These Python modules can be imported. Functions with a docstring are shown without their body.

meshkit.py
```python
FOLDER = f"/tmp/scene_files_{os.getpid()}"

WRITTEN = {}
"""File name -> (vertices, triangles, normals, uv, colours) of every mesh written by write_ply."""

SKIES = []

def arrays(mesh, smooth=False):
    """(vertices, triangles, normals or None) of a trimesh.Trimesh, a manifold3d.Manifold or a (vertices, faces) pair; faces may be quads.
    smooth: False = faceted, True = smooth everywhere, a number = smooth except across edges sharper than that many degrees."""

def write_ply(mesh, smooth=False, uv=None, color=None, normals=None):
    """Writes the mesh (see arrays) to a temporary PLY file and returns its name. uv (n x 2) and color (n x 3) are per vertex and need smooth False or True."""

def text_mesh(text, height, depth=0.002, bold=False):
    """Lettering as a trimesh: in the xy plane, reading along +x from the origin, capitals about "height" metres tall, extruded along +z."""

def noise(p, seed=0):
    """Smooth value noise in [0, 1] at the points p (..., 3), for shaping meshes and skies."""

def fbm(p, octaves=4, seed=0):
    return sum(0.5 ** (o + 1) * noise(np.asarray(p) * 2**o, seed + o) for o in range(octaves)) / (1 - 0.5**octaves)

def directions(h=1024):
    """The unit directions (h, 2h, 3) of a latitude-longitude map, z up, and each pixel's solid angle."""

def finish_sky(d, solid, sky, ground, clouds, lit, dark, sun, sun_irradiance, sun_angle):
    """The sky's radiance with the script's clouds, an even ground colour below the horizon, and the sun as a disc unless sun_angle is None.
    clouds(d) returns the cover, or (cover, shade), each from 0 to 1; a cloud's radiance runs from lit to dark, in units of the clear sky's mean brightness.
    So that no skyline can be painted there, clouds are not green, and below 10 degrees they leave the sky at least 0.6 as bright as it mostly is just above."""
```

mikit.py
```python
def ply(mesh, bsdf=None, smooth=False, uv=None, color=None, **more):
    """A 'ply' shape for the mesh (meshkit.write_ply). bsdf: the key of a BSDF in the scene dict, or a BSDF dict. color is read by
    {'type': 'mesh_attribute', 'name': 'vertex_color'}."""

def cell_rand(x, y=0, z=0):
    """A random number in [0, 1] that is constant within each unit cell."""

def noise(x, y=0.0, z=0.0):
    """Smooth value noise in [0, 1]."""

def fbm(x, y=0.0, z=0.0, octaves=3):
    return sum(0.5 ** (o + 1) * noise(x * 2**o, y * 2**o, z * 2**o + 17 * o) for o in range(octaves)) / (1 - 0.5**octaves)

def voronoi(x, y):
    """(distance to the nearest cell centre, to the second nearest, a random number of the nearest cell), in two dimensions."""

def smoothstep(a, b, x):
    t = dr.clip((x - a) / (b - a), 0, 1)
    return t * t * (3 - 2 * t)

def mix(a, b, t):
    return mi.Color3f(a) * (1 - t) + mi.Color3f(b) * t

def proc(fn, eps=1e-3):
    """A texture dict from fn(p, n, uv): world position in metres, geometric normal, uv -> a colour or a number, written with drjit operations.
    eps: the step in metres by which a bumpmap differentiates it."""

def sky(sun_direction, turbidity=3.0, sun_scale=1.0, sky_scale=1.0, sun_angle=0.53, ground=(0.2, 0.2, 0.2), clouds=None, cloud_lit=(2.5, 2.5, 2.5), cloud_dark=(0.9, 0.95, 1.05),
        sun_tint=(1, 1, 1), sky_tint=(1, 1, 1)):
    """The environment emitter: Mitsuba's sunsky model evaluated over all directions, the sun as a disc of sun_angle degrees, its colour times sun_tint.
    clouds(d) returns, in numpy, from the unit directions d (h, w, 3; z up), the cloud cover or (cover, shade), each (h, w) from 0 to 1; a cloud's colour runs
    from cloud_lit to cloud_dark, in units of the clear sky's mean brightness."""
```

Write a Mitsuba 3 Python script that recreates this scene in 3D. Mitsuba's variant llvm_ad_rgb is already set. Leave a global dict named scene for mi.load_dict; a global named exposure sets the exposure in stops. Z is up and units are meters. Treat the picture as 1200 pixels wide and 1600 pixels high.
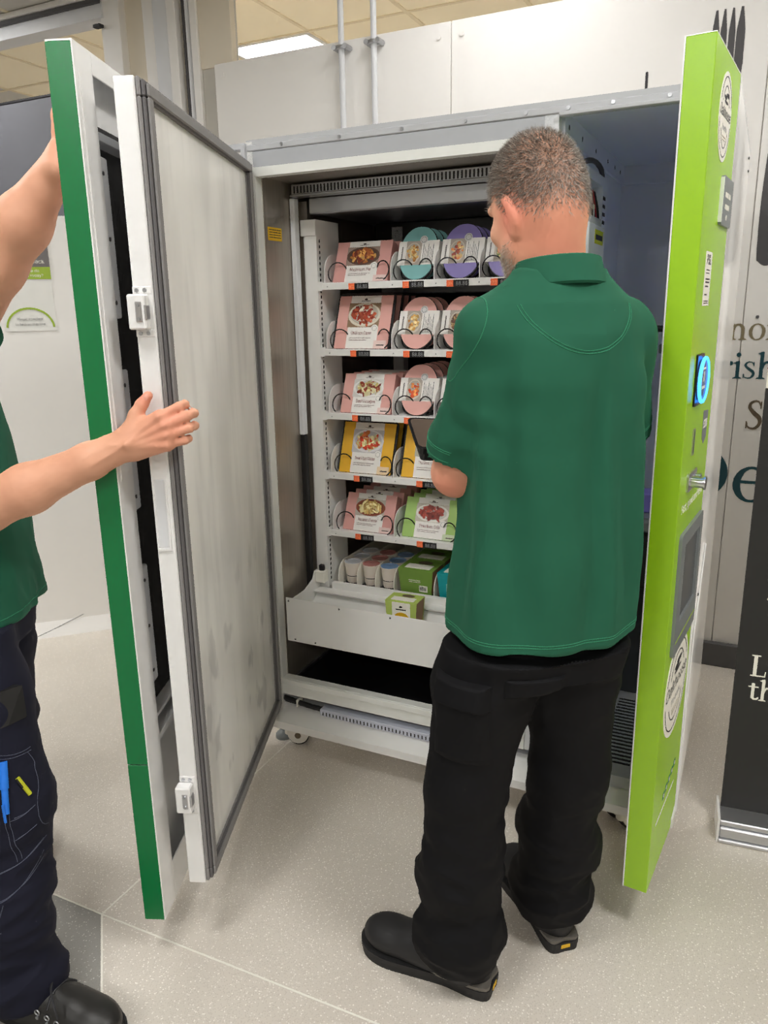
import math, random
import numpy as np
import drjit as dr
import trimesh
import mitsuba as mi
import manifold3d as m3
import shapely
from shapely import affinity
from shapely.geometry import Polygon, Point, LineString, box as sbox
from shapely.ops import unary_union
import meshkit, mikit
from mikit import ply, proc, noise, fbm, smoothstep, mix

random.seed(7)
rng = np.random.default_rng(7)
T4 = mi.ScalarTransform4f
scene = {'type': 'scene'}
labels = {}
exposure = 1.36

# ------------------------------------------------------------------ camera
CAM = np.array([1.356, -1.947, 1.45])
CAM_R = np.array([[0.901, 0.4335, -0.0169], [0.0958, -0.2367, -0.9668], [-0.4231, 0.8695, -0.2548]])   # rows: right, down, forward
m = np.eye(4)
m[:3, 0], m[:3, 1], m[:3, 2], m[:3, 3] = -CAM_R[0], -CAM_R[1], CAM_R[2], CAM
u_, _, v_ = np.linalg.svd(m[:3, :3])
m[:3, :3] = u_ @ v_
scene['camera'] = {'type': 'perspective', 'fov': 2 * math.degrees(math.atan(600 / 1205)), 'fov_axis': 'x', 'near_clip': 0.02, 'far_clip': 60.0,
                   'to_world': T4(m)}

# ------------------------------------------------------------------ lights: the seen ceiling panel first, then unseen ones added for fill (x, y, strength)
CEIL = 2.95
LAMP_W = 0.56
LAMPS = [(-1.38, 2.53, 14.0), (0.12, 0.45, 4.0), (2.32, 0.45, 4.0), (0.7, -1.95, 11.0), (-1.7, -1.35, 14.0), (2.3, -1.35, 14.0), (0.7, -3.8, 18.0), (1.9, -3.8, 16.0), (-2.6, 0.45, 5.0), (1.9, 3.3, 13.0), (-3.8, 3.3, 14.0), (-0.5, 5.0, 13.0)]
LAMP_TINT = (1.0, 0.988, 0.96)


# ------------------------------------------------------------------ helpers
def S(r, g, b):
    """sRGB bytes to linear."""
    c = np.array([r, g, b]) / 255.0
    return tuple(float(x) for x in np.where(c <= 0.04045, c / 12.92, ((c + 0.055) / 1.055) ** 2.4))


def rgb(c):
    return {'type': 'rgb', 'value': [float(x) for x in c]}


def mat(name, color, rough=0.5, metal=0.0, spec=0.5, two=True, **more):
    b = {'type': 'principled', 'base_color': color if isinstance(color, dict) else rgb(color), 'roughness': rough, 'metallic': metal, 'specular': spec, **more}
    scene[name] = {'type': 'twosided', 'bsdf': b} if two else b
    return name


USED = {}


def key_for(name, parent=None):
    base = (parent + '__' if parent else '') + name
    n = USED.get(base, 0)
    USED[base] = n + 1
    return base if n == 0 else f'{base}_{n:03d}'


def obj(name, mesh, bsdf, parent=None, smooth=False, label=None, **kw):
    k = key_for(name, parent)
    d = mesh if isinstance(mesh, dict) else ply(mesh, bsdf, smooth=smooth, **kw)
    scene[k] = dict(d)
    if label:
        labels[k] = {'label': label}
    return k


def thing(name, label, cat, group=None):
    k = key_for(name)
    labels[k] = {'label': label, 'category': cat}
    if group:
        labels[k]['group'] = group
    return k


def tag(k, label, cat, group=None):
    labels[k] = {'label': label, 'category': cat}
    if group:
        labels[k]['group'] = group
    return k


def struct(name, mesh, bsdf, parent=None, **kw):
    k = obj(name, mesh, bsdf, parent, **kw)
    if parent is None:
        labels[k] = {'kind': 'structure'}
    return k


def cat(*ms):
    ms = [x for y in ms for x in (y if isinstance(y, (list, tuple)) else [y])]
    return trimesh.util.concatenate(ms)


def bx(x0, x1, y0, y1, z0, z1, c=0.0):
    """A box, its edges chamfered by c."""
    lo, hi = np.minimum([x0, y0, z0], [x1, y1, z1]), np.maximum([x0, y0, z0], [x1, y1, z1])
    if c <= 0 or 2.05 * c > (hi - lo).min():
        b = trimesh.creation.box(hi - lo)
        b.apply_translation((hi + lo) / 2)
        return b
    pts = []
    for sx in (0, 1):
        for sy in (0, 1):
            for sz in (0, 1):
                p = np.where([sx, sy, sz], hi, lo).astype(float)
                q = np.where([sx, sy, sz], -c, c)
                pts += [p + q * np.array(w) for w in ((0, 1, 1), (1, 0, 1), (1, 1, 0))]
    return trimesh.Trimesh(*hull(np.array(pts)), process=False)


def hull(pts):
    h = trimesh.convex.convex_hull(pts)
    return np.array(h.vertices), np.array(h.faces)


def hullm(pts):
    return trimesh.Trimesh(*hull(np.asarray(pts, float)), process=False)


class Frame:
    """A local frame: x, y, z axes (columns) and an origin, in metres."""

    def __init__(self, o, ex, ey, ez=None):
        ex, ey = np.asarray(ex, float), np.asarray(ey, float)
        ez = np.cross(ex, ey) if ez is None else np.asarray(ez, float)
        self.m = np.eye(4)
        self.m[:3, 0], self.m[:3, 1], self.m[:3, 2], self.m[:3, 3] = ex, ey, ez, o

    def __call__(self, mesh):
        mesh = mesh.copy()
        mesh.vertices = mesh.vertices @ self.m[:3, :3].T + self.m[:3, 3]
        if np.linalg.det(self.m[:3, :3]) < 0:
            mesh.faces = mesh.faces[:, ::-1]
        return mesh

    def p(self, *q):
        return self.m[:3, :3] @ np.array(q, float) + self.m[:3, 3]

    def T(self):
        return T4(self.m)


def rotm(axis, deg):
    return trimesh.transformations.rotation_matrix(math.radians(deg), axis)[:3, :3]


def extr(poly, d, z0=0.0):
    """A shapely polygon (or several) extruded by d along +z from z0."""
    out = []
    for g in getattr(poly, 'geoms', [poly]):
        if g.is_empty or g.area < 1e-12 or g.geom_type != 'Polygon':
            continue
        out.append(trimesh.creation.extrude_polygon(g, d, engine='earcut'))
    me = cat(out)
    me.apply_translation([0, 0, z0])
    return me


def rrect(x0, x1, y0, y1, r):
    return sbox(x0 + r, y0 + r, x1 - r, y1 - r).buffer(r, 4)


def ell(cx, cy, a, b, n=40):
    t = np.arange(n) / n * 2 * np.pi
    return Polygon(np.c_[cx + a * np.cos(t), cy + b * np.sin(t)])


def tube(pts, r, sides=8, closed=False):
    """A tube along a polyline; r may vary along it."""
    p = np.asarray(pts, float)
    n = len(p)
    r = np.broadcast_to(r, (n,))
    t = np.gradient(p, axis=0) if not closed else np.roll(p, -1, 0) - np.roll(p, 1, 0)
    t /= np.linalg.norm(t, axis=1, keepdims=True) + 1e-12
    a = np.zeros_like(p)
    ref = np.array([0, 0, 1.0]) if abs(t[0, 2]) < 0.9 else np.array([1.0, 0, 0])
    for i in range(n):
        v = ref - t[i] * (ref @ t[i])
        a[i] = v / (np.linalg.norm(v) + 1e-12)
        ref = a[i]
    b = np.cross(t, a)
    ang = np.arange(sides) * 2 * np.pi / sides
    v = p[:, None] + r[:, None, None] * (np.cos(ang)[None, :, None] * a[:, None] + np.sin(ang)[None, :, None] * b[:, None])
    v = v.reshape(-1, 3)
    f = []
    m_ = n if closed else n - 1
    for i in range(m_):
        j = (i + 1) % n
        for s in range(sides):
            s2 = (s + 1) % sides
            f += [[i * sides + s, i * sides + s2, j * sides + s2], [i * sides + s, j * sides + s2, j * sides + s]]
    if not closed:
        v = np.vstack([v, p[0], p[-1]])
        for s in range(sides):
            s2 = (s + 1) % sides
            f += [[len(v) - 2, s2, s], [len(v) - 1, (n - 1) * sides + s, (n - 1) * sides + s2]]
    return trimesh.Trimesh(v, np.array(f), process=False)


def lathe(prof, n=24):
    """Profile (r, z) from bottom to top revolved about z."""
    prof = np.asarray(prof, float)
    ang = np.arange(n) * 2 * np.pi / n
    k = len(prof)
    v = np.stack([prof[:, None, 0] * np.cos(ang), prof[:, None, 0] * np.sin(ang), np.broadcast_to(prof[:, None, 1], (k, n))], -1).reshape(-1, 3)
    f = []
    for i in range(k - 1):
        for s in range(n):
            s2 = (s + 1) % n
            f += [[i * n + s, i * n + s2, (i + 1) * n + s2], [i * n + s, (i + 1) * n + s2, (i + 1) * n + s]]
    return trimesh.Trimesh(v, np.array(f), process=True)


def cyl(p0, p1, r, n=14):
    p0, p1 = np.asarray(p0, float), np.asarray(p1, float)
    return tube([p0, p0 + (p1 - p0) * 0.5, p1], r, n)


def catmull(pts, n=8, closed=False):
    p = np.asarray(pts, float)
    out = []
    k = len(p)
    for i in range(k if closed else k - 1):
        g = lambda j: p[j % k] if closed else p[min(max(j, 0), k - 1)]
        a, b, c, d = g(i - 1), g(i), g(i + 1), g(i + 2)
        for t in np.arange(n) / n:
            out.append(0.5 * (2 * b + (c - a) * t + (2 * a - 5 * b + 4 * c - d) * t * t + (3 * b - a - 3 * c + d) * t ** 3))
    if not closed:
        out.append(p[-1])
    return np.array(out)


def text(s, h, depth=0.0006, bold=False, center=False, shear=0.0, width=None):
    t = meshkit.text_mesh(s, h, depth, bold)
    v = np.array(t.vertices)
    if width:
        v[:, 0] *= width / max(np.ptp(v[:, 0]), 1e-9)
    v[:, 0] += shear * v[:, 1]
    if center:
        v[:, 0] -= (v[:, 0].min() + v[:, 0].max()) / 2
    t.vertices = v
    return t


# serif letters, drawn as polygons: capitals 1 high, small letters 0.66
def glyph(ch):
    R = lambda x0, x1, y0, y1: sbox(x0, y0, x1, y1)
    W = 0.125
    def stem(x, h, foot=True, head='flag'):
        g = [R(x, x + W, 0, h)]
        if foot:
            g.append(Polygon([(x - 0.09, 0), (x + W + 0.09, 0), (x + W + 0.09, 0.03), (x + W, 0.07), (x, 0.07), (x - 0.09, 0.03)]))
        if head == 'flag':
            g.append(Polygon([(x - 0.1, h - 0.07), (x, h - 0.12), (x + W, h), (x + W * 0.6, h + 0.015)]))
        return unary_union(g)
    def arch(x0, x1, h):
        cx, a = (x0 + x1) / 2, (x1 - x0) / 2
        o = ell(cx, h - 0.24, a, 0.25).difference(ell(cx - 0.02, h - 0.27, a - W * 0.98, 0.19))
        return unary_union([o.intersection(R(x0, x1 + 1, h - 0.27, h + 0.1)), R(x1 - W, x1, 0, h - 0.24)])
    def ring(cx, cy, a, b, t=0.135, th=0.045):
        return ell(cx, cy, a, b).difference(ell(cx, cy, a - t, b - th))
    if ch == 'n':
        return unary_union([stem(0.1, 0.66), arch(0.14, 0.62, 0.67), stem(0.495, 0.1, True, '')]), 0.74
    if ch == 'h':
        return unary_union([stem(0.1, 1.02), arch(0.14, 0.62, 0.67), stem(0.495, 0.1, True, '')]), 0.74
    if ch == 'o':
        return ring(0.36, 0.33, 0.32, 0.345), 0.70
    if ch == 'i':
        return unary_union([stem(0.1, 0.66), ell(0.165, 0.9, 0.085, 0.085)]), 0.34
    if ch == 'r':
        return unary_union([stem(0.1, 0.66), ell(0.43, 0.58, 0.085, 0.085), LineString([(0.2, 0.45), (0.3, 0.6), (0.43, 0.63)]).buffer(0.03)]), 0.52
    if ch in 'sS':
        k = 1.0 if ch == 'S' else 0.66
        pts = catmull([(0.47, 0.8), (0.40, 0.94), (0.27, 0.965), (0.14, 0.88), (0.13, 0.73), (0.29, 0.55), (0.45, 0.41), (0.48, 0.23), (0.38, 0.075), (0.24, 0.035), (0.10, 0.1), (0.06, 0.24)], 6)
        wd = np.interp(np.linspace(0, 1, len(pts)), [0, .15, .3, .5, .7, .85, 1], [.02, .03, .05, .075, .05, .03, .02])
        g = unary_union([Point(*p).buffer(w) for p, w in zip(pts, wd)] + [LineString(pts[i:i + 2]).buffer(min(wd[i], wd[i + 1])) for i in range(len(pts) - 1)]
                        + [R(0.46, 0.5, 0.72, 0.96), R(0.03, 0.07, 0.04, 0.28)])
        return affinity.scale(g, 0.95 * k if k == 1 else 0.8, k, origin=(0, 0)), (0.58 if k == 1 else 0.48)
    if ch == 'D':
        o = ell(0.36, 0.5, 0.5, 0.5).difference(ell(0.33, 0.5, 0.37, 0.45)).intersection(R(0.33, 1.2, -0.1, 1.1))
        return unary_union([R(0.14, 0.28, 0, 1), o, R(0.05, 0.40, 0, 0.05), R(0.05, 0.40, 0.95, 1.0)]), 0.92
    if ch == 'e':
        o = ring(0.36, 0.33, 0.32, 0.345).difference(Polygon([(0.36, 0.33), (0.9, 0.33), (0.9, 0.2), (0.5, 0.1)]))
        return unary_union([o, R(0.1, 0.6, 0.345, 0.4)]), 0.68
    if ch == 'L':
        return unary_union([R(0.12, 0.27, 0, 1), R(0.03, 0.38, 0, 0.06), R(0.03, 0.38, 0.94, 1.0), R(0.12, 0.62, 0, 0.06), Polygon([(0.57, 0), (0.62, 0), (0.64, 0.26), (0.6, 0.26)])]), 0.68
    if ch == 't':
        return unary_union([R(0.14, 0.27, 0.08, 0.8), R(0.02, 0.42, 0.6, 0.66), LineString([(0.21, 0.1), (0.26, 0.05), (0.38, 0.06), (0.42, 0.12)]).buffer(0.04)]), 0.44
    if ch == 'c':
        o = ring(0.36, 0.33, 0.32, 0.345).difference(Polygon([(0.36, 0.33), (0.9, 0.5), (0.9, 0.16)]))
        return unary_union([o, ell(0.56, 0.5, 0.07, 0.07)]), 0.62
    return Polygon(), 0.4


def serif(s, h, depth=0.0006):
    x, out = 0.0, []
    for ch in s:
        g, adv = glyph(ch)
        if not g.is_empty:
            out.append(affinity.translate(g, x, 0))
        x += adv
    g = unary_union(out).simplify(0.004)
    return extr(affinity.scale(g, h, h, origin=(0, 0)), depth)


# ------------------------------------------------------------------ materials
mat('white_paint', S(226, 226, 224), 0.38)
mat('white_gloss', S(232, 232, 232), 0.12, clearcoat=0.6)
mat('white_wall', S(232, 230, 227), 0.45)
mat('cream_wall', S(222, 213, 196), 0.6)
mat('cool_white', S(214, 216, 220), 0.45)
mat('room_wall', S(196, 193, 186), 0.8)
mat('grey_wall', S(116, 117, 124), 0.6)
mat('dark_grey', S(84, 84, 86), 0.5)
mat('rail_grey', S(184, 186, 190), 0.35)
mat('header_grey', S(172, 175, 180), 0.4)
mat('frame_white', S(224, 226, 222), 0.35)
mat('trunk_grey', S(188, 192, 206), 0.4)
mat('daylight_tinted_white', S(220, 225, 240), 0.2, clearcoat=0.5)  # white panels with the blue cast of daylight mixed into their colour
mat('gasket', S(128, 126, 126), 0.55)
mat('gasket_dark', S(92, 90, 92), 0.55)
mat('black', S(22, 22, 24), 0.5)
mat('black_gloss', S(16, 16, 18), 0.25)
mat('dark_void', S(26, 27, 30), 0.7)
mat('chrome', S(205, 205, 208), 0.18, metal=1.0)
mat('zinc', S(190, 192, 196), 0.32, metal=1.0)
mat('orange', S(238, 108, 62), 0.5)
mat('digit_orange', S(250, 160, 120), 0.5)
mat('digit_grey', S(150, 152, 156), 0.5)
mat('yellow', S(216, 170, 30), 0.5)
mat('yellow_green', S(186, 190, 40), 0.5)
mat('blue', S(36, 120, 226), 0.4)
mat('red', S(170, 36, 40), 0.45)
mat('teal_print', S(22, 70, 80), 0.5)
mat('olive_print', S(128, 118, 92), 0.5)
mat('brown_print', S(98, 86, 68), 0.5)
mat('charcoal', S(72, 71, 73), 0.5)
mat('lime', S(150, 198, 20), 0.28, clearcoat=0.5)
mat('leaf_green', S(0, 112, 58), 0.3, clearcoat=0.35)
mat('cream_print', S(238, 236, 226), 0.5)
mat('ink', S(40, 40, 44), 0.5)
mat('grey_ink', S(140, 140, 142), 0.5)
mat('grey_plastic', S(120, 126, 128), 0.35)
mat('dark_plastic', S(66, 70, 74), 0.25)
mat('paper', S(226, 226, 222), 0.7)
mat('paper_grey', S(112, 108, 108), 0.7)
mat('paper_green', S(152, 178, 62), 0.7)
mat('print', {'type': 'mesh_attribute', 'name': 'vertex_color'}, 0.42)
mat('skin', {'type': 'mesh_attribute', 'name': 'vertex_color'}, 0.5, spec=0.35)
mat('hair', {'type': 'mesh_attribute', 'name': 'vertex_color'}, 0.6, spec=0.3)
mat('banner', S(34, 34, 34), 0.6)
mat('aluminium', S(196, 197, 200), 0.32, metal=0.85)
mat('caster_white', S(226, 222, 214), 0.35)
mat('tile_cream', S(242, 232, 206), 0.85)
mat('tbar', S(226, 214, 186), 0.7)
scene['lamp_diffuser'] = {'type': 'twosided', 'bsdf': {'type': 'diffuse', 'reflectance': rgb((.8, .8, .8))}}


def steel_fn(p, n, uv):
    streak = fbm(p.x * 160, p.y * 160, p.z * 3.0, 3)
    blot = fbm(p.x * 9, p.y * 9, p.z * 5, 3)
    return mix(S(150, 142, 132), S(188, 180, 170), dr.clip(0.55 * streak + 0.55 * blot - 0.05, 0, 1))


mat('steel', proc(steel_fn), 0.36, metal=0.75)


def door_fn(p, n, uv):
    a = fbm(p.x * 7, p.y * 7, p.z * 2.0, 4)
    streak = fbm(p.x * 30, p.y * 30, p.z * 2.2, 3)
    smear = smoothstep(0.56, 0.72, fbm(p.x * 16 + 5, p.y * 16, p.z * 9, 3)) * smoothstep(0.95, 0.55, p.z)
    t = dr.clip(0.4 * smoothstep(0.35, 0.7, a) + 0.2 * smoothstep(0.5, 0.8, streak) + 0.6 * smear, 0, 1)
    return mix(S(240, 238, 234), S(198, 196, 194), t)


mat('door_panel', proc(door_fn), 0.34, spec=0.4)


def floor_fn(base, dark, light):
    def fn(p, n, uv):
        v1, _, r1 = mikit.voronoi(p.x * 150, p.y * 150)
        v2, _, r2 = mikit.voronoi(p.x * 260 + 31, p.y * 260)
        v3, _, r3 = mikit.voronoi(p.x * 70 + 7, p.y * 70 + 3)
        big = fbm(p.x * 2.2, p.y * 2.2, 0.0, 3)
        c = mix(base, dark, 0.35 * smoothstep(0.35, 0.75, big))
        c = mix(c, dark, 0.55 * smoothstep(0.45, 0.2, v2) * dr.select(r2 > 0.6, 1.0, 0.0))
        c = mix(c, light, 0.8 * smoothstep(0.30, 0.16, v1) * dr.select(r1 > 0.8, 0.8, 0.0))
        return mix(c, light, 0.9 * smoothstep(0.15, 0.09, v3) * dr.select(r3 > 0.6, 1.0, 0.0))
    return fn


mat('floor_vinyl', proc(floor_fn(S(216, 209, 199), S(190, 182, 171), S(246, 241, 233))), 0.3, spec=0.45)
mat('floor_grey', proc(floor_fn(S(146, 144, 138), S(130, 128, 123), S(196, 194, 188))), 0.32, spec=0.45)

# ------------------------------------------------------------------ the setting
def poly3(pts, z0, z1):
    return extr(Polygon(pts), z1 - z0, z0)


fl = struct('floor', bx(-7, 6, -7, 7, -0.06, -0.004), 'floor_grey')
SEAM = (0.003, -0.816)
g = 0.0012
obj('sheet', poly3([(-5, 0.814 - 1.63 + g), (SEAM[0] - g, SEAM[1] + g), (SEAM[0] - g - 0.01, 5), (-5, 5)], -0.004, 0), 'floor_vinyl', fl)
obj('sheet', poly3([(SEAM[0] + g, SEAM[1] + g), (5, SEAM[1] + 0.1), (5, 5), (SEAM[0] + g - 0.01, 5)], -0.004, 0), 'floor_vinyl', fl)
obj('sheet', poly3([(SEAM[0] + g, SEAM[1] - g), (5, SEAM[1] + 0.1 - 2 * g), (5, -6), (5.003, -6.0), (4.2, -5.0)], -0.004, 0), 'floor_vinyl', fl)
obj('sheet', poly3([(SEAM[0] - g, SEAM[1] - g), (4.2 - 2 * g, -5.0), (4.2, -6), (-5, -6), (-5, SEAM[1] - g - 0.02)], -0.004, 0), 'floor_grey', fl, label='darker grey vinyl sheet')
for a, b in (((-5, SEAM[1] - 0.01), SEAM), (SEAM, (5, SEAM[1] + 0.1)), (SEAM, (SEAM[0] - 0.01, 5)), (SEAM, (4.2, -5.0))):
    obj('weld_seam', poly3(LineString([a, b]).buffer(0.0022, cap_style='flat').exterior.coords, -0.003, 0.0006), 'cream_print', fl)

# partition of white cladding panels behind the machine
wb = struct('wall_back', bx(-1.04, 3.6, 1.305, 1.40, 0, 2.54), 'white_wall')
for x0, x1 in ((-1.05, 0.113), (0.1165, 1.276), (1.2795, 2.44), (2.443, 3.6)):
    p_ = obj('panel', bx(x0, x1, 1.29, 1.306, 0.0, 2.55, 0.002), 'white_wall', wb)
    for xs in (x0 + 0.045, x1 - 0.05):
        obj('screw_cap', cyl((xs, 1.284, 2.50), (xs, 1.2915, 2.50), 0.011, 12), 'white_wall', p_)
        if xs > 1.2:
            obj('screw_cap', cyl((xs, 1.285, 1.398), (xs, 1.2915, 1.398), 0.006, 10), 'dark_grey', p_)
struct('baseboard_right', bx(1.0, 3.6, 1.262, 1.289, 0, 0.10, 0.003), 'dark_grey')
WF = Frame((0, 1.2895, 0), (1, 0, 0), (0, 0, 1))            # local z comes out of the wall
wm = lambda mesh, x, z: WF(mesh.apply_translation([x, z, 0]) or mesh)


def put(mesh, x, z):
    mesh.apply_translation([x, z, 0])
    return WF(mesh)


# the fork and the knife printed on the wall, and the words beside them
tines = [(1.100, 0.016), (1.126, 0.014), (1.153, 0.014), (1.181, 0.018)]
fork = [Polygon([(x - w * 0.8, 2.25), (x - w * 0.75, 2.36), (x - w * 0.2, 2.43), (x + w * 0.2, 2.43), (x + w * 0.75, 2.36), (x + w * 0.8, 2.25)]) for x, w in tines]
fork.append(Polygon([(1.087, 2.26), (1.195, 2.26), (1.193, 2.22), (1.172, 2.165), (1.155, 2.12), (1.15, 1.7), (1.13, 1.7), (1.127, 2.12), (1.11, 2.165), (1.089, 2.22)]))
for a, b in ((1.113, 0.008), (1.139, 0.009), (1.166, 0.009)):
    fork[-1] = fork[-1].difference(ell(a, 2.262, b * 0.7, 0.035))
obj('fork_print', put(extr(unary_union(fork), 0.0012), 0, 0), 'charcoal', wb, label='dark grey fork printed on the white panel')
obj('knife_print', put(extr(catm := Polygon(catmull([(1.300, 1.62), (1.298, 1.80), (1.308, 2.0), (1.33, 2.1), (1.38, 2.12), (1.385, 1.7), (1.37, 1.6), (1.335, 1.578), (1.308, 1.592)], 6, True)), 0.0012), 0, 0), 'charcoal', wb, label='dark grey handle shape printed at the right')
obj('slot_mark', put(extr(rrect(0.873, 0.882, 2.205, 2.268, 0.004), 0.0012), 0, 0), 'ink', wb, label='short black upright bar')
for s, x, z, h, mt in (('noi', 1.232, 1.315, 0.088, 'olive_print'), ('rish', 1.208, 1.172, 0.098, 'teal_print'), ('S', 1.318, 0.981, 0.112, 'brown_print'),
                       ('De', 1.10, 0.70, 0.205, 'teal_print')):
    obj('lettering', put(serif(s, h, 0.0012), x, z), mt, wb)

# pipes in front of it, clipped to the top edge
for i, (x, dz) in enumerate(((-0.365, 0), (-0.213, 0))):
    t = thing('conduit_pipe', ['thin white vertical pipe on the white panel, left of its twin', 'thin white vertical pipe on the white panel, right of its twin'][i], 'pipe')
    obj('pipe', cyl((x, 1.258, 1.3), (x, 1.258, CEIL), 0.0125, 14), 'cool_white', t, smooth=40)
    cl = obj('clamp', tube([(x + 0.019 * math.cos(a), 1.258 + 0.019 * math.sin(a), 2.514) for a in np.linspace(0, 2 * math.pi, 14)[:-1]], 0.008, 8, True), 'zinc', t, smooth=40)
    for sx in (-1, 1):
        obj('clamp_screw', cyl((x + sx * 0.026, 1.236, 2.514), (x + sx * 0.026, 1.288, 2.514), 0.011, 10), 'zinc', cl, smooth=40)

# the pillar and the opening at its left
pl = struct('wall_pillar', bx(-1.70, -0.98, 1.345, 1.385, 0, CEIL), 'cream_wall')
for x0, x1, y0, mt in ((-1.72, -1.60, 1.30, 'white_wall'), (-1.60, -1.475, 1.345, 'cream_wall'), (-1.475, -1.40, 1.32, 'white_wall'), (-1.40, -1.315, 1.305, 'cool_white'), (-1.315, -1.262, 1.30, 'white_wall'),
                       (-1.19, -1.15, 1.31, 'white_wall'), (-1.15, -0.972, 1.33, 'room_wall')):
    obj('casing', bx(x0, x1, y0, 1.38, 0, CEIL, 0.003), mt, pl)
obj('upper_panel', bx(-1.15, -0.968, 1.322, 1.36, 2.55, CEIL, 0.002), 'cream_wall', pl)
obj('cable_pipe', cyl((-1.238, 1.335, 0), (-1.238, 1.335, CEIL), 0.011), 'charcoal', pl, smooth=40)
obj('cable_pipe', cyl((-1.214, 1.33, 0), (-1.214, 1.33, CEIL), 0.012), 'cool_white', pl, smooth=40)
obj('junction_cap', bx(-1.25, -1.15, 1.27, 1.34, 2.89, CEIL, 0.004), 'cream_wall', pl)
wf = struct('wall_far', bx(-6, -1.705, 1.31, 1.36, 0, 2.55), 'grey_wall')
obj('top_rail', bx(-6, -1.705, 1.305, 1.365, 2.55, 2.562, 0.002), 'ink', wf)
tr = struct('trim_1', bx(-6, -1.70, 1.29, 1.40, 2.845, 2.95), 'cool_white')
obj('track', bx(-6, -1.70, 1.27, 1.40, 2.905, 2.925, 0.002), 'charcoal', tr)
obj('track', bx(-6, -1.70, 1.255, 1.40, 2.925, 2.95, 0.002), 'white_wall', tr)
obj('hook', bx(-1.745, -1.70, 1.27, 1.30, 2.80, 2.815, 0.002), 'ink', tr)

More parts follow.
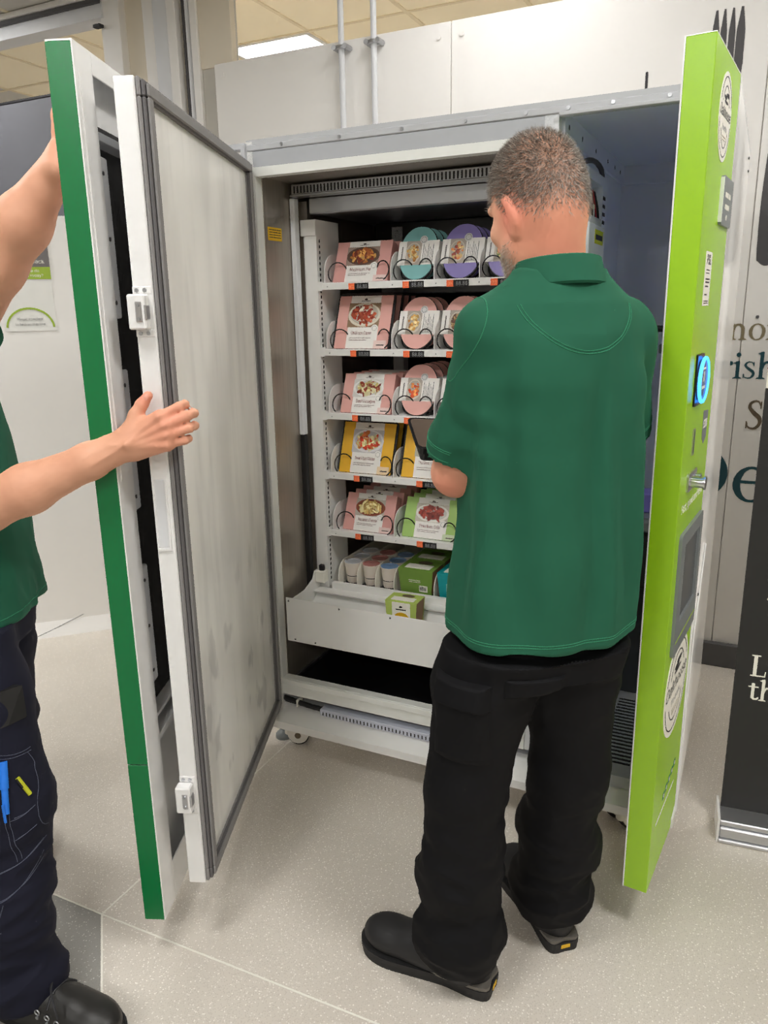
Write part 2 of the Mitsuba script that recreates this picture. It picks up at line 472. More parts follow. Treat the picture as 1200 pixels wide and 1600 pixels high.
# low partition standing at 45 degrees, with the feedback notice
LF = Frame((-1.597, 0.330, 0), np.array([1, 1, 0]) / 2 ** .5, (0, 0, 1))   # local z faces the room
wl = struct('wall_left', LF(bx(-1.5, 0.46, 0, 1.85, -0.05, 0, 0.002)), 'white_wall')
obj('cove', LF(hullm([(-1.5, 0, 0), (0.46, 0, 0), (-1.5, 0.06, 0), (0.46, 0.06, 0), (-1.5, 0, 0.05), (0.46, 0, 0.05)])), 'white_wall', wl)
obj('weld_line', LF(tube([(0.0, 0.0, 0.052), (0.10, 0.028, 0.027), (0.24, 0.075, 0.0005)], 0.0016, 5)), 'grey_ink', wl)
nt = thing('feedback_notice', 'paper feedback notice with grey and green bands, stuck on the white partition', 'notice')
NF = Frame(LF.p(0.072, 1.383, 0.0012), (0.7071, 0.7071, 0), (0, 0, 1))
sheet_v = trimesh.creation.box([0.205, 0.385, 0.0012]).subdivide().subdivide().subdivide()
sheet_v.apply_translation([0.1025, 0.1925, 0])
sheet_v.vertices[:, 2] += 0.0035 * meshkit.fbm(sheet_v.vertices * [14, 14, 0] + 3, 3) + 0.012 * np.clip(0.02 - sheet_v.vertices[:, 1], 0, 1)
obj('paper', NF(sheet_v), 'paper', nt, smooth=30)
obj('heading_band', NF(extr(sbox(0, 0.262, 0.205, 0.385), 0.0006, 0.0045)), 'paper_grey', nt)
obj('question_band', NF(extr(sbox(0, 0.213, 0.205, 0.262), 0.0006, 0.0045)), 'paper_green', nt)
arc = [(0.1025 + 0.092 * math.cos(a), 0.012 + 0.082 * math.sin(a)) for a in np.linspace(0.05, math.pi - 0.05, 30)]
obj('arch', NF(extr(LineString(arc).buffer(0.004, cap_style='flat'), 0.0006, 0.0045)), 'paper_green', nt)
tx = lambda s, h, x, y, w: text(s, h, 0.0006, False, False, 0, w).apply_translation([x, y, 0.0052])
obj('heading', NF(tx('Your Feedback', 0.016, 0.03, 0.276, 0.155)), 'cream_print', nt)
obj('question', NF(cat(tx('How did we do', 0.0115, 0.045, 0.241, 0.115), tx('serving you today?', 0.0115, 0.032, 0.222, 0.142))), 'cream_print', nt)
obj('request', NF(cat(tx('Please complete', 0.0105, 0.052, 0.045, 0.10), tx('to help us improve', 0.0105, 0.043, 0.024, 0.118))), 'grey_ink', nt)

# ceiling: tiles in their grid where they show, plain beyond
ce = struct('ceiling', bx(-7, 6, -7, 7, CEIL + 0.03, CEIL + 0.08), 'room_wall')
TX, TY = -1.10, 2.24
lampcells = set()
for (lx, ly, _) in LAMPS:
    lampcells.add((round((lx - 0.3 - TX) / 0.6), round((ly - 0.3 - TY) / 0.6)))
tile = ply(bx(0.008, 0.592, 0.008, 0.592, 0, 0.02, 0.004), 'tile_cream')
plain = [[], []]
for i in range(-8, 9):
    for j in range(-14, 7):
        x, y = TX + 0.6 * i, TY + 0.6 * j
        if (i, j) in lampcells:
            continue
        if 1.2 <= y and y < 4.5 and x > -4.0 and x < 1.5:
            k = key_for('tile', ce)
            scene[k] = {**tile, 'to_world': T4().translate([x, y, CEIL + 0.004])}
        else:
            plain[0].append(bx(x + 0.008, x + 0.592, y + 0.008, y + 0.592, CEIL + 0.004, CEIL + 0.024))
k = obj('plain_tiles', cat(plain[0]), 'room_wall', ce)
labels[k] = {'kind': 'stuff'}
bars = [bx(TX + 0.6 * i - 0.012, TX + 0.6 * i + 0.012, -6.2, 6.5, CEIL, CEIL + 0.03) for i in range(-8, 10)] + [bx(-6, 5, TY + 0.6 * j - 0.012, TY + 0.6 * j + 0.012, CEIL - 0.0006, CEIL + 0.03) for j in range(-14, 8)]
k = obj('grid_bars', cat(bars), 'tbar', ce)
labels[k] = {'kind': 'stuff'}
for i, (lx, ly, w) in enumerate(LAMPS):
    lx, ly = TX + 0.6 * round((lx - 0.3 - TX) / 0.6) + 0.3, TY + 0.6 * round((ly - 0.3 - TY) / 0.6) + 0.3
    t = thing('ceiling_light', 'square glowing light panel in the tiled ceiling above the white partition' if i == 0 else 'square ceiling light panel added for fill over the room, out of the picture', 'ceiling light', None if i == 0 else 'fill lights added over the room')
    obj('frame', cat(bx(lx - .296, lx + .296, ly - .296, ly - .27, CEIL - .004, CEIL + .03), bx(lx - .296, lx + .296, ly + .27, ly + .296, CEIL - .004, CEIL + .03), bx(lx - .296, lx - .27, ly - .27, ly + .27, CEIL - .004, CEIL + .03),
                     bx(lx + .27, lx + .296, ly - .27, ly + .27, CEIL - .004, CEIL + .03)), 'white_paint', t)
    q = trimesh.Trimesh([(lx - .27, ly - .27, CEIL), (lx + .27, ly - .27, CEIL), (lx + .27, ly + .27, CEIL), (lx - .27, ly + .27, CEIL)], [[0, 2, 1], [0, 3, 2]], process=False)
    k = obj('diffuser', q, 'lamp_diffuser', t)
    scene[k]['emitter'] = {'type': 'area', 'radiance': rgb(np.array(LAMP_TINT) * w)}
# the walls that close the shop behind the camera, and the far walls beyond the partition
struct('wall_front', bx(-6, 5, -6.1, -6, 0, CEIL), 'room_wall')
struct('wall_right', bx(4.6, 4.7, -6, 6.5, 0, CEIL), 'room_wall')
struct('wall_west', bx(-6.1, -6, -6, 6.5, 0, CEIL), 'room_wall')
struct('wall_north', bx(-6, 5, 6.5, 6.6, 0, CEIL), 'room_wall')

# ------------------------------------------------------------------ the vending machine
V = thing('vending_machine', 'white ready-meal vending machine standing open on castors before the white partition', 'vending machine')
W_, D_ = 1.26, 0.92
vp = lambda name, mesh, mt, **k: obj(name, mesh, mt, V, **k)
vp('side_panel', bx(0, 0.02, 0.0, D_, 0.115, 1.905), 'white_paint')
vp('side_panel', bx(1.24, W_, 0.0, D_, 0.115, 1.91), 'white_gloss', label='glossy white right side of the machine')
vp('back_panel', bx(0.02, 1.24, D_ - 0.02, D_, 0.115, 1.90), 'white_paint')
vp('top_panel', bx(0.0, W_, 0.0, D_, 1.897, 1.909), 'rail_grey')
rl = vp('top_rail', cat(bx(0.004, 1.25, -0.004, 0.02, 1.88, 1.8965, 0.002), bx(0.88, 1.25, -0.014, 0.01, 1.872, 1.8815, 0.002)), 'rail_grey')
for x in (0.12, 0.3, 0.48, 0.65, 0.80, 0.90, 1.0, 1.12):
    obj('screw', cyl((x, -0.008, 1.889), (x, 0, 1.889), 0.0045, 8), 'zinc', rl, smooth=40)
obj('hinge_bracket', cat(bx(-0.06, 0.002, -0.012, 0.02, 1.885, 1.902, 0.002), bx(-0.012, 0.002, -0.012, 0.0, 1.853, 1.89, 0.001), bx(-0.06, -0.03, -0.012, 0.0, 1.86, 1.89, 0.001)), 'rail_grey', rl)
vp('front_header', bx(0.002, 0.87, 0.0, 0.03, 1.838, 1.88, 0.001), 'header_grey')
hf = vp('opening_frame', cat(bx(0.002, 0.025, -0.002, 0.03, 0.215, 1.838), bx(0.025, 0.82, -0.002, 0.03, 1.814, 1.838), bx(0.78, 0.843, -0.002, 0.03, 0.215, 1.814)), 'frame_white')
vp('partition_wall', bx(0.81, 0.878, 0.03, D_ - 0.03, 0.215, 1.88), 'daylight_tinted_white')
vp('partition_edge', bx(0.845, 0.878, 0.0, 0.03, 0.215, 1.88), 'cool_white')
vp('sill', cat(bx(0.002, 0.845, 0.0, 0.035, 0.215, 0.275, 0.003), bx(0.002, 0.845, -0.008, 0.0, 0.255, 0.275, 0.002)), 'frame_white')
# cold cabinet lining
vp('liner_wall', bx(0.02, 0.0275, 0.03, 0.76, 0.235, 1.83), 'steel')
vp('liner_wall', bx(0.80, 0.81, 0.03, 0.76, 0.235, 1.83), 'steel')
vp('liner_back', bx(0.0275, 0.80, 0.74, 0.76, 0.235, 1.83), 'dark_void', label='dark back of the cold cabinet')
vp('liner_top', bx(0.0275, 0.80, 0.03, 0.74, 1.818, 1.83), 'steel')
vp('liner_floor', bx(0.0275, 0.80, 0.035, 0.74, 0.225, 0.243), 'black_gloss', label='black cabinet floor')
vp('floor_edge_bar', bx(0.0285, 0.036, 0.04, 0.30, 0.243, 0.252), 'zinc')
sg = vp('slotted_duct', cat(bx(0.04, 0.80, 0.16, 0.19, 1.782, 1.812, 0.002), bx(0.04, 0.80, 0.15, 0.19, 1.776, 1.783, 0.002)), 'zinc')
k = obj('slots', cat([bx(x, x + 0.0045, 0.1585, 0.162, 1.7865, 1.806) for x in np.arange(0.05, 0.79, 0.0115)]), 'black', sg)
labels[k] = {'kind': 'stuff'}
vp('air_duct', cat(bx(0.075, 0.80, 0.20, 0.24, 1.73, 1.778, 0.004), bx(0.075, 0.80, 0.24, 0.74, 1.735, 1.76)), 'zinc')
vp('evaporator', bx(0.10, 0.79, 0.60, 0.735, 1.615, 1.735, 0.004), 'black_gloss')
vp('air_panel', bx(0.10, 0.79, 0.64, 0.735, 1.50, 1.612, 0.004), 'cool_white')
for sx in (0,):
    vp('light_strip', bx(0.029, 0.046, 0.165, 0.19, 1.06, 1.775, 0.002), 'cool_white')
    vp('cable_strip', bx(0.029, 0.046, 0.17, 0.19, 0.52, 1.058, 0.002), 'black')
    vp('channel', bx(0.029, 0.06, 0.215, 0.235, 0.45, 1.77), 'steel')
rack = vp('rack_post', cat(bx(0.058, 0.098, 0.20, 0.205, 0.50, 1.715), bx(0.094, 0.098, 0.20, 0.34, 0.50, 1.715), bx(0.045, 0.098, 0.196, 0.203, 1.668, 1.715, 0.001), bx(0.05, 0.06, 0.206, 0.215, 0.50, 1.70)), 'white_paint')
k = obj('slot_holes', cat([bx(0.0975, 0.0986, 0.214, 0.221, z, z + 0.009) for z in np.arange(0.56, 1.66, 0.0165)]), 'ink', rack)
labels[k] = {'kind': 'stuff'}
vp('rack_post', cat(bx(0.745, 0.79, 0.20, 0.205, 0.50, 1.715), bx(0.745, 0.749, 0.20, 0.34, 0.50, 1.715)), 'white_paint')
vp('rear_post', bx(0.165, 0.205, 0.60, 0.64, 0.45, 1.72), 'cool_white')
for x in (0.22, 0.305):
    for z in (1.355, 1.555):
        vp('rear_plate', bx(x, x + 0.08, 0.60, 0.61, z, z + 0.035), 'cool_white')
vp('warning_sticker', bx(0.0276, 0.0284, 0.045, 0.117, 1.649, 1.686), 'yellow', label='small yellow sticker')
k = obj('sticker_lines', cat([bx(0.0284, 0.0287, 0.05, 0.112, z, z + 0.002) for z in (1.657, 1.664, 1.671, 1.678)]), 'ink', V + '__warning_sticker')

# shelves
LANE_N = 0.137
LANES_A = [(0.125, 0.342), (0.346, 0.480), (0.484, 0.617), (0.621, 0.742)]
LANES_B = [(0.125, 0.342), (0.346, 0.560), (0.564, 0.742)]
SHELF_Z = [1.530, 1.331, 1.131, 0.936, 0.741]
YS = 0.20
div_poly = Polygon([(0, 0), (0.5, 0), (0.5, 0.085)] + [(0.055 - 0.055 * math.sin(a), 0.03 + 0.055 * math.cos(a)) for a in np.linspace(0, math.pi / 2, 8)])
div_mesh = extr(div_poly, 0.0022)
div_mesh.vertices = div_mesh.vertices[:, [2, 0, 1]]
DIVIDER = ply(div_mesh, 'white_paint')


def coil(x, z, r, turns, sgn):
    n = int(turns * 22)
    a = np.linspace(-0.35 * math.pi, (2 * turns - 0.35) * math.pi, n)
    y = YS + 0.004 + (a - a[0]) / (2 * math.pi) * 0.055
    return tube(np.c_[x - sgn * r * 0.9 * np.cos(a), y, z + r + r * np.sin(a)], 0.0019, 6)


def shelf(row, z, lanes, nums):
    s = vp('shelf', cat(bx(0.112, 0.747, YS, YS + 0.004, z - 0.021, z, 0.001), bx(0.112, 0.747, YS + 0.004, 0.66, z - 0.005, z - 0.001), bx(0.098, 0.113, YS - 0.001, YS + 0.03, z - 0.024, z + 0.004)), 'white_paint')
    for x0, x1 in lanes:
        k = key_for('divider', s)
        scene[k] = {**DIVIDER, 'to_world': T4().translate([x1 + 0.001, YS + 0.004, z])}
    k = key_for('divider', s)
    scene[k] = {**DIVIDER, 'to_world': T4().translate([lanes[0][0] - 0.006, YS + 0.004, z])}
    for i, (x0, x1) in enumerate(lanes):
        for sgn, xc in ((1, x0 + 0.030), (-1, x1 - 0.034)):
            obj('spiral', coil(xc, z + 0.001, 0.029, 6, sgn), 'black_gloss', s, smooth=40)
        xm = (x0 + x1) / 2
        lx = xm - 0.027
        obj('price_display', bx(lx + 0.0205, lx + 0.066, YS - 0.003, YS, z - 0.0225, z - 0.004), 'black_gloss', s)
        obj('price_tag', bx(lx - 0.0, lx + 0.0205, YS - 0.003, YS, z - 0.0225, z - 0.004), 'orange', s)
        TF = Frame((0, YS - 0.003, 0), (1, 0, 0), (0, 0, 1))
        mv = lambda me, x, zz: TF(me.apply_translation([x, zz, 0]))
        obj('price_digits', mv(text('88.88', 0.011, 0.0004, False, False, 0, 0.034), lx + 0.028, z - 0.019), 'digit_grey', s)
        obj('lane_number', mv(text(nums[i], 0.0095, 0.0004, False, False, 0, 0.0145), lx + 0.003, z - 0.018), 'digit_orange', s)
    obj('lip_screws', cat([cyl((x, YS - 0.0015, z - 0.012), (x, YS, z - 0.012), 0.002, 6) for x in (0.132, 0.352, 0.49, 0.62)]), 'grey_ink', s)


for row, z in enumerate(SHELF_Z):
    shelf(row, z, LANES_A if row < 3 else LANES_B, [['002', '003', '004', '005'], ['012', '014', '015', '016'], ['022', '024', '025', '026'], ['032', '034', '036'], ['042', '044', '046']][row])
# lowest level with rollers for cups and boxes
ZB = 0.545
LANES_C = [(0.130, 0.198), (0.201, 0.266), (0.269, 0.334), (0.337, 0.476), (0.479, 0.61), (0.613, 0.742)]
lv = vp('roller_shelf', cat(bx(0.112, 0.747, YS + 0.01, 0.66, ZB - 0.02, ZB - 0.012), bx(0.112, 0.747, YS - 0.006, YS + 0.012, ZB - 0.02, ZB + 0.012, 0.002)), 'white_paint')
DIV2 = ply(div_mesh, 'cream_print')
for x0, x1 in [(0, 0.127)] + LANES_C[:-1]:
    k = key_for('divider', lv)
    scene[k] = {**DIV2, 'to_world': T4().translate([x1 + 0.0003, YS + 0.014, ZB - 0.002]) @ T4().scale([1, 0.85, 0.95])}
roller = ply(cyl((0, 0, 0), (1, 0, 0), 0.0055, 8), 'black_gloss', smooth=40)
for x0, x1 in LANES_C:
    for j in range(7):
        k = key_for('roller', lv)
        scene[k] = {**roller, 'to_world': T4().translate([x0 + 0.003, YS + 0.024 + 0.02 * j, ZB - 0.004]) @ T4().scale([x1 - x0 - 0.006, 1, 1])}
    obj('roller_end', cyl((x1 - 0.018, YS + 0.018, ZB + 0.002), (x1 - 0.008, YS + 0.018, ZB + 0.002), 0.006, 8), 'cream_print', lv, smooth=40)

# delivery bin
bn = vp('delivery_bin', cat(bx(0.055, 0.76, -0.004, 0.0, 0.415, 0.563, 0.001), bx(0.06, 0.76, 0.0, 0.19, 0.417, 0.421), bx(0.06, 0.755, 0.186, 0.19, 0.42, 0.535), bx(0.06, 0.755, 0.150, 0.194, 0.531, 0.535)), 'white_paint')
side = extr(Polygon([(0.0, 0.417), (0.194, 0.417), (0.194, 0.60), (0.165, 0.60), (0.15, 0.575), (0.10, 0.555), (0.0, 0.55)]), 0.003)
side.vertices = side.vertices[:, [2, 0, 1]]
obj('bin_side', side.copy().apply_translation([0.062, 0, 0]), 'white_paint', bn)
obj('bin_side', side.copy().apply_translation([0.752, 0, 0]), 'white_paint', bn)
obj('bin_ramp', hullm([(0.066, 0.04, 0.423), (0.066, 0.19, 0.535), (0.066, 0.19, 0.423), (0.75, 0.15, 0.423), (0.75, 0.19, 0.535), (0.75, 0.19, 0.423)]), 'white_paint', bn)
obj('bin_catch', bx(0.066, 0.10, 0.165, 0.195, 0.56, 0.60, 0.002), 'cream_print', bn)
obj('bin_latch', cat(bx(0.074, 0.092, 0.175, 0.19, 0.595, 0.62, 0.003), ), 'black', bn)
obj('bin_screws', cat([cyl((x, -0.0055, z), (x, -0.004, z), 0.0028, 8) for x, z in ((0.066, 0.553), (0.25, 0.553), (0.425, 0.553), (0.085, 0.424), (0.16, 0.424), (0.59, 0.445))]), 'charcoal', bn)

# plinth, castors and the trunking along it
pn = vp('plinth', cat(hullm([(x, y, z) for x in (0.0, W_) for y, z in ((0.035, 0.178), (-0.043, 0.137), (-0.043, 0.128), (0.035, 0.165))]), bx(0, W_, -0.044, -0.038, 0.110, 0.1375, 0.001), bx(0, W_, 0.03, D_, 0.11, 0.165)), 'white_paint')
ct = vp('cable_trunk', bx(0.165, 0.80, -0.004, 0.035, 0.168, 0.192, 0.002), 'trunk_grey')
k = obj('slots', cat([bx(x, x + 0.004, -0.0048, -0.003, 0.172, 0.183) for x in np.arange(0.175, 0.79, 0.0125)]), 'ink', ct)
labels[k] = {'kind': 'stuff'}
cb = vp('cable', cat(tube(catmull([(0.005, 0.015, 0.197), (0.06, 0.01, 0.192), (0.12, 0.008, 0.187), (0.17, 0.012, 0.183)], 5), 0.0085, 8), tube(catmull([(0.005, 0.02, 0.185), (0.08, 0.018, 0.182), (0.17, 0.02, 0.178)], 5), 0.007, 8)), 'black', smooth=40)
obj('cable_tie', bx(0.075, 0.08, -0.004, 0.03, 0.178, 0.205, 0.001), 'cream_print', cb)
vp('hose', tube(catmull([(-0.005, 0.01, 0.18), (0.01, -0.012, 0.17), (0.006, -0.03, 0.15), (-0.018, -0.035, 0.137), (-0.03, -0.02, 0.135)], 6), 0.008, 10), 'grey_plastic', smooth=40)


def caster(x, y, yaw):
    F = Frame((x, y, 0), (math.cos(yaw), math.sin(yaw), 0), (-math.sin(yaw), math.cos(yaw), 0), (0, 0, 1))
    R = 0.037
    prof = [(0.001, -0.012), (0.024, -0.012), (0.030, -0.010), (0.030, 0.010), (0.024, 0.012), (0.001, 0.012)]
    tyre = [(0.028, -0.012), (R - 0.003, -0.012), (R, -0.008), (R, 0.008), (R - 0.003, 0.012), (0.028, 0.012)]
    def wheel(pr, yo):
        w = lathe(pr, 24)
        w.vertices = w.vertices[:, [0, 2, 1]] * [1, 1, 1] + [0, yo, R]
        return F(w)
    c = vp('castor', F(cat(bx(-0.03, 0.03, -0.012, 0.012, 0.06, 0.11, 0.004), cyl((0, 0, 0.06), (0, 0, 0.115), 0.012))), 'caster_white', smooth=35)
    for s in (-1, 1):
        wk = obj('wheel', wheel(prof, 0.026 * s), 'caster_white', c, smooth=35)
        obj('tyre', wheel(tyre, 0.026 * s), 'black', c, smooth=35)
        hood = cat(tube([(0.036 * math.cos(a), 0.026 * s, R + 0.004 + 0.036 * math.sin(a)) for a in np.linspace(-0.1, 3.24, 14)], 0.0145, 8), cyl((0, 0.036 * s, R + 0.007), (0, 0.040 * s, R + 0.007), 0.037, 20))
        obj('hood', F(hood), 'caster_white', c, smooth=50)
        obj('cap', F(cyl((0, 0.038 * s, R), (0, 0.0415 * s, R), 0.011, 12)), 'brown_print', c, smooth=40)


caster(0.03, 0.085, 0.3)
caster(1.12, 0.09, 0.9)
caster(0.06, 0.82, 1.2)
caster(1.18, 0.82, 0.2)
vp('levelling_foot', cat(cyl((-0.035, 0.075, 0.0), (-0.035, 0.075, 0.012), 0.028), lathe([(0.028, 0.012), (0.02, 0.022), (0.008, 0.03), (0.008, 0.12)], 14).apply_translation([-0.035, 0.075, 0])), 'grey_plastic', smooth=40)

# right-hand compartment
vp('lining_back', bx(0.878, 1.24, 0.885, 0.90, 0.16, 1.897), 'daylight_tinted_white')
vp('compartment_ceiling', bx(0.878, 1.24, 0.02, 0.885, 1.89, 1.897), 'daylight_tinted_white')
vp('lining_side', bx(1.232, 1.24, 0.01, 0.885, 0.2, 1.89), 'daylight_tinted_white')
cl_ = vp('compartment_lip', cat(bx(0.878, 0.886, 0.03, 0.885, 1.835, 1.897), bx(0.886, 1.24, 0.87, 0.885, 1.835, 1.897), bx(0.88, 1.24, 0.86, 0.885, 1.83, 1.84, 0.001)), 'daylight_tinted_white')
for y in (0.07, 0.22, 0.40, 0.58, 0.70, 0.80):
    obj('lip_hole', cyl((0.8855, y, 1.862), (0.8868, y, 1.862), 0.006, 8), 'charcoal', cl_)
cx_ = vp('control_box', cat(bx(0.879, 0.915, 0.14, 0.17, 1.45, 1.79), bx(0.879, 0.915, 0.375, 0.44, 1.45, 1.79), bx(0.879, 0.915, 0.14, 0.44, 1.765, 1.79), bx(0.879, 0.884, 0.14, 0.44, 1.45, 1.79)), 'daylight_tinted_white')
k = obj('vent_slots', cat([bx(0.912, 0.9165, 0.380, 0.412, z, z + 0.009) for z in np.arange(1.48, 1.745, 0.021)]), 'black', cx_)
labels[k] = {'kind': 'stuff'}
for j, (y, mt) in enumerate(((0.20, 'red'), (0.225, 'black'), (0.25, 'black'), (0.275, 'red'), (0.30, 'black'), (0.325, 'red'), (0.35, 'black'))):
    obj('wire', tube(catmull([(0.895, y, 1.75), (0.908, y + 0.02 * math.sin(j), 1.70), (0.905, y + 0.015, 1.66), (0.90, y - 0.01, 1.62)], 5), 0.0045, 6), mt, cx_, smooth=40)
obj('wire_tag', bx(0.909, 0.913, 0.27, 0.285, 1.675, 1.71, 0.001), 'cream_print', cx_)
obj('wire_loop', tube(catmull([(0.89, 0.15, 1.79), (0.905, 0.25, 1.815), (0.91, 0.35, 1.81), (0.905, 0.42, 1.785)], 6), 0.007, 6), 'charcoal', cx_, smooth=40)
ps = vp('power_supply', bx(0.885, 0.935, 0.12, 0.325, 1.42, 1.652, 0.002), 'cool_white')
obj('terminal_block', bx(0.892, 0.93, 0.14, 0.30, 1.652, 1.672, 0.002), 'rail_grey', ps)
obj('sticker', bx(0.935, 0.9358, 0.19, 0.30, 1.605, 1.640), 'yellow_green', ps)
obj('sticker_print', bx(0.9358, 0.9361, 0.20, 0.29, 1.615, 1.628), 'ink', ps)
mp = vp('mounting_plate', bx(1.13, 1.235, 0.60, 0.61, 1.10, 1.56, 0.003), 'daylight_tinted_white')
obj('hole', cyl((1.175, 0.598, 1.52), (1.175, 0.6, 1.52), 0.009, 10), 'ink', mp)
vp('cable', tube(catmull([(1.20, 0.40, 1.40), (1.12, 0.38, 1.385), (1.06, 0.36, 1.38), (1.055, 0.36, 1.35), (1.08, 0.35, 1.32)], 6), 0.009, 8), 'black', smooth=40)
vp('lock_body', cat(bx(1.10, 1.13, 0.30, 0.33, 1.32, 1.345, 0.003), bx(1.12, 1.15, 0.31, 0.34, 1.36, 1.375, 0.003)), 'dark_plastic')
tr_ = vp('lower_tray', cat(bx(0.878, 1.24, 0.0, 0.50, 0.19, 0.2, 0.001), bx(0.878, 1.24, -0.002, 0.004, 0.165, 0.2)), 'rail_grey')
k = obj('slots', cat([bx(x, x + 0.09, y, y + 0.009, 0.1995, 0.2006) for y in np.arange(0.06, 0.45, 0.020) for x in (0.93, 1.04)] + [bx(x, x + 0.07, y, y + 0.009, 0.1995, 0.2006) for y in np.arange(0.06, 0.45, 0.020) for x in (1.15,)]), 'ink', tr_)
labels[k] = {'kind': 'stuff'}
vp('compressor_cover', bx(0.878, 1.24, 0.50, 0.52, 0.2, 0.62, 0.002), 'dark_plastic')
vp('payment_vault', bx(1.0, 1.24, 0.36, 0.60, 0.62, 0.80, 0.006), 'black')
vp('note_unit', cat(bx(1.02, 1.24, 0.34, 0.56, 0.80, 0.835, 0.006), bx(1.05, 1.2, 0.36, 0.5, 0.835, 0.84)), 'grey_plastic')
scene['violet'] = {'type': 'twosided', 'bsdf': {'type': 'principled', 'base_color': rgb(S(120, 112, 190)), 'roughness': 0.5}}
vp('note_pouch', bx(1.03, 1.2, 0.42, 0.50, 0.84, 0.90, 0.004), 'violet')

# ------------------------------------------------------------------ left door: insulated inner panel and the outer shell
A_ = math.radians(22)
es, et = np.array([math.sin(A_), -math.cos(A_), 0]), np.array([math.cos(A_), math.sin(A_), 0])
DF = Frame((0, 0, 0), es, et, (0, 0, 1))      # local: along the door, towards the inside, up
dbx = lambda *a: DF(bx(*a))
S0, S1, ZT, ZBm = 0.028, 0.846, 1.852, 0.185
dr_ = vp('inner_door', dbx(S0, S1 + 0.004, -0.036, 0.002, ZBm - 0.002, ZT, 0.002), 'white_gloss', label='white insulated inner door with grey gasket')
obj('liner', dbx(S0 + 0.03, S1 - 0.030, 0.002, 0.006, ZBm + 0.03, ZT - 0.032, 0.001), 'door_panel', dr_, label='smeared off-white inner face')
gw = 0.032
for i_, (t0, t1, o_) in enumerate(((0.002, 0.010, 0.0), (0.010, 0.017, 0.004), (0.017, 0.023, 0.010))):
    for a in ((S0 + o_, S1 - o_, ZBm + o_, ZBm + gw), (S0 + o_, S1 - o_, ZT - gw, ZT - o_), (S0 + o_, S0 + gw, ZBm + gw, ZT - gw), (S1 - gw, S1 - o_, ZBm + gw, ZT - gw)):
        obj('gasket', dbx(a[0], a[1], t0, t1, a[2], a[3], 0.0025), 'gasket_dark' if i_ == 1 else 'gasket', dr_)


def latch(zc, flip):
    k = obj('latch', cat(dbx(S1 + 0.004, S1 + 0.030, -0.040, -0.006, zc - 0.032, zc + 0.032, 0.003), dbx(S1 + 0.003, S1 + 0.006, -0.036, 0.0, zc + 0.032, zc + 0.046, 0.001), dbx(S1 + 0.003, S1 + 0.006, -0.036, 0.0, zc - 0.046, zc - 0.032, 0.001)), 'white_gloss', dr_)


for zc, fl_ in ((1.452, 0), (0.415, 1)):
    latch(zc, fl_)
    obj('latch_plate', DF(cat(bx(S1 + 0.030, S1 + 0.0325, -0.024, -0.012, zc - 0.018, zc + 0.018, 0.001), bx(S1 + 0.012, S1 + 0.031, -0.008, -0.003, zc - 0.014, zc + 0.012, 0.001))), 'chrome', dr_)
    obj('screws', DF(cat([cyl((S1 + 0.005, t, z), (S1 + 0.009, t, z), 0.004, 8) for t in (-0.027, -0.012) for z in (zc - 0.039, zc + 0.039)] + [cyl((S1 + 0.032, -0.018, z), (S1 + 0.036, -0.018, z), 0.003, 8) for z in (zc - 0.012, zc + 0.012)])), 'zinc', dr_, smooth=40)
obj('grip_recess', cat(dbx(S1 + 0.0035, S1 + 0.0055, -0.030, -0.008, 0.99, 1.13), ), 'cool_white', dr_)
obj('grip_edge', cat(dbx(S1 + 0.004, S1 + 0.008, -0.033, -0.030, 0.985, 1.135), dbx(S1 + 0.004, S1 + 0.008, -0.008, -0.005, 0.985, 1.135), dbx(S1 + 0.004, S1 + 0.008, -0.033, -0.005, 0.983, 0.988)), 'white_gloss', dr_)

O0, O1, OT, OB, T0, T1 = -0.02, 0.879, 1.904, 0.104, -0.137, -0.092
ds = vp('outer_door', cat(dbx(O0, O1 - 0.002, T0, T0 + 0.004, OB, OT), dbx(O0, O1 - 0.002, T0, T1, OT - 0.003, OT), dbx(O0, O1 - 0.002, T0, T1, OB, OB + 0.003), dbx(O0, O0 + 0.003, T0, T1, OB, OT)), 'white_gloss', label='hollow outer door with dark green free edge')
obj('edge_strip', dbx(O1 - 0.003, O1, T0, T1, OB + 0.432 - 0.03, OT - 0.004, 0.001), 'leaf_green', ds, label='dark green upper edge strip')
obj('edge_strip', dbx(O1 - 0.003, O1, T0, T1, OB, OB + 0.400, 0.001), 'leaf_green', ds, label='dark green lower edge strip')
obj('inner_flange', cat(dbx(0.805, O1 + 0.0005, T1, T1 + 0.003, OB, OT, 0.001), dbx(O0, 0.805, T1, T1 + 0.003, OT - 0.038, OT, 0.001), dbx(O0, 0.805, T1, T1 + 0.003, OB, OB + 0.10, 0.001)), 'white_gloss', ds)
obj('flange_cover', dbx(0.815, 0.866, T1 + 0.003, T1 + 0.005, 1.13, 1.86, 0.001), 'white_gloss', ds)
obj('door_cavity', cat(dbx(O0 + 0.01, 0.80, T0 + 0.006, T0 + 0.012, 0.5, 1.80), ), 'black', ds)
for a_ in ((0.815, T1 + 0.001, 0.52, 0.535), (0.80, T1 - 0.004, 0.57, 0.578), (0.815, T1, 1.76, 1.775)):
    obj('crossbar', dbx(O0 + 0.01, a_[0], T0 + 0.01, a_[1], a_[2], a_[3], 0.001), 'white_gloss' if a_[2] < 1 else 'header_grey', ds)
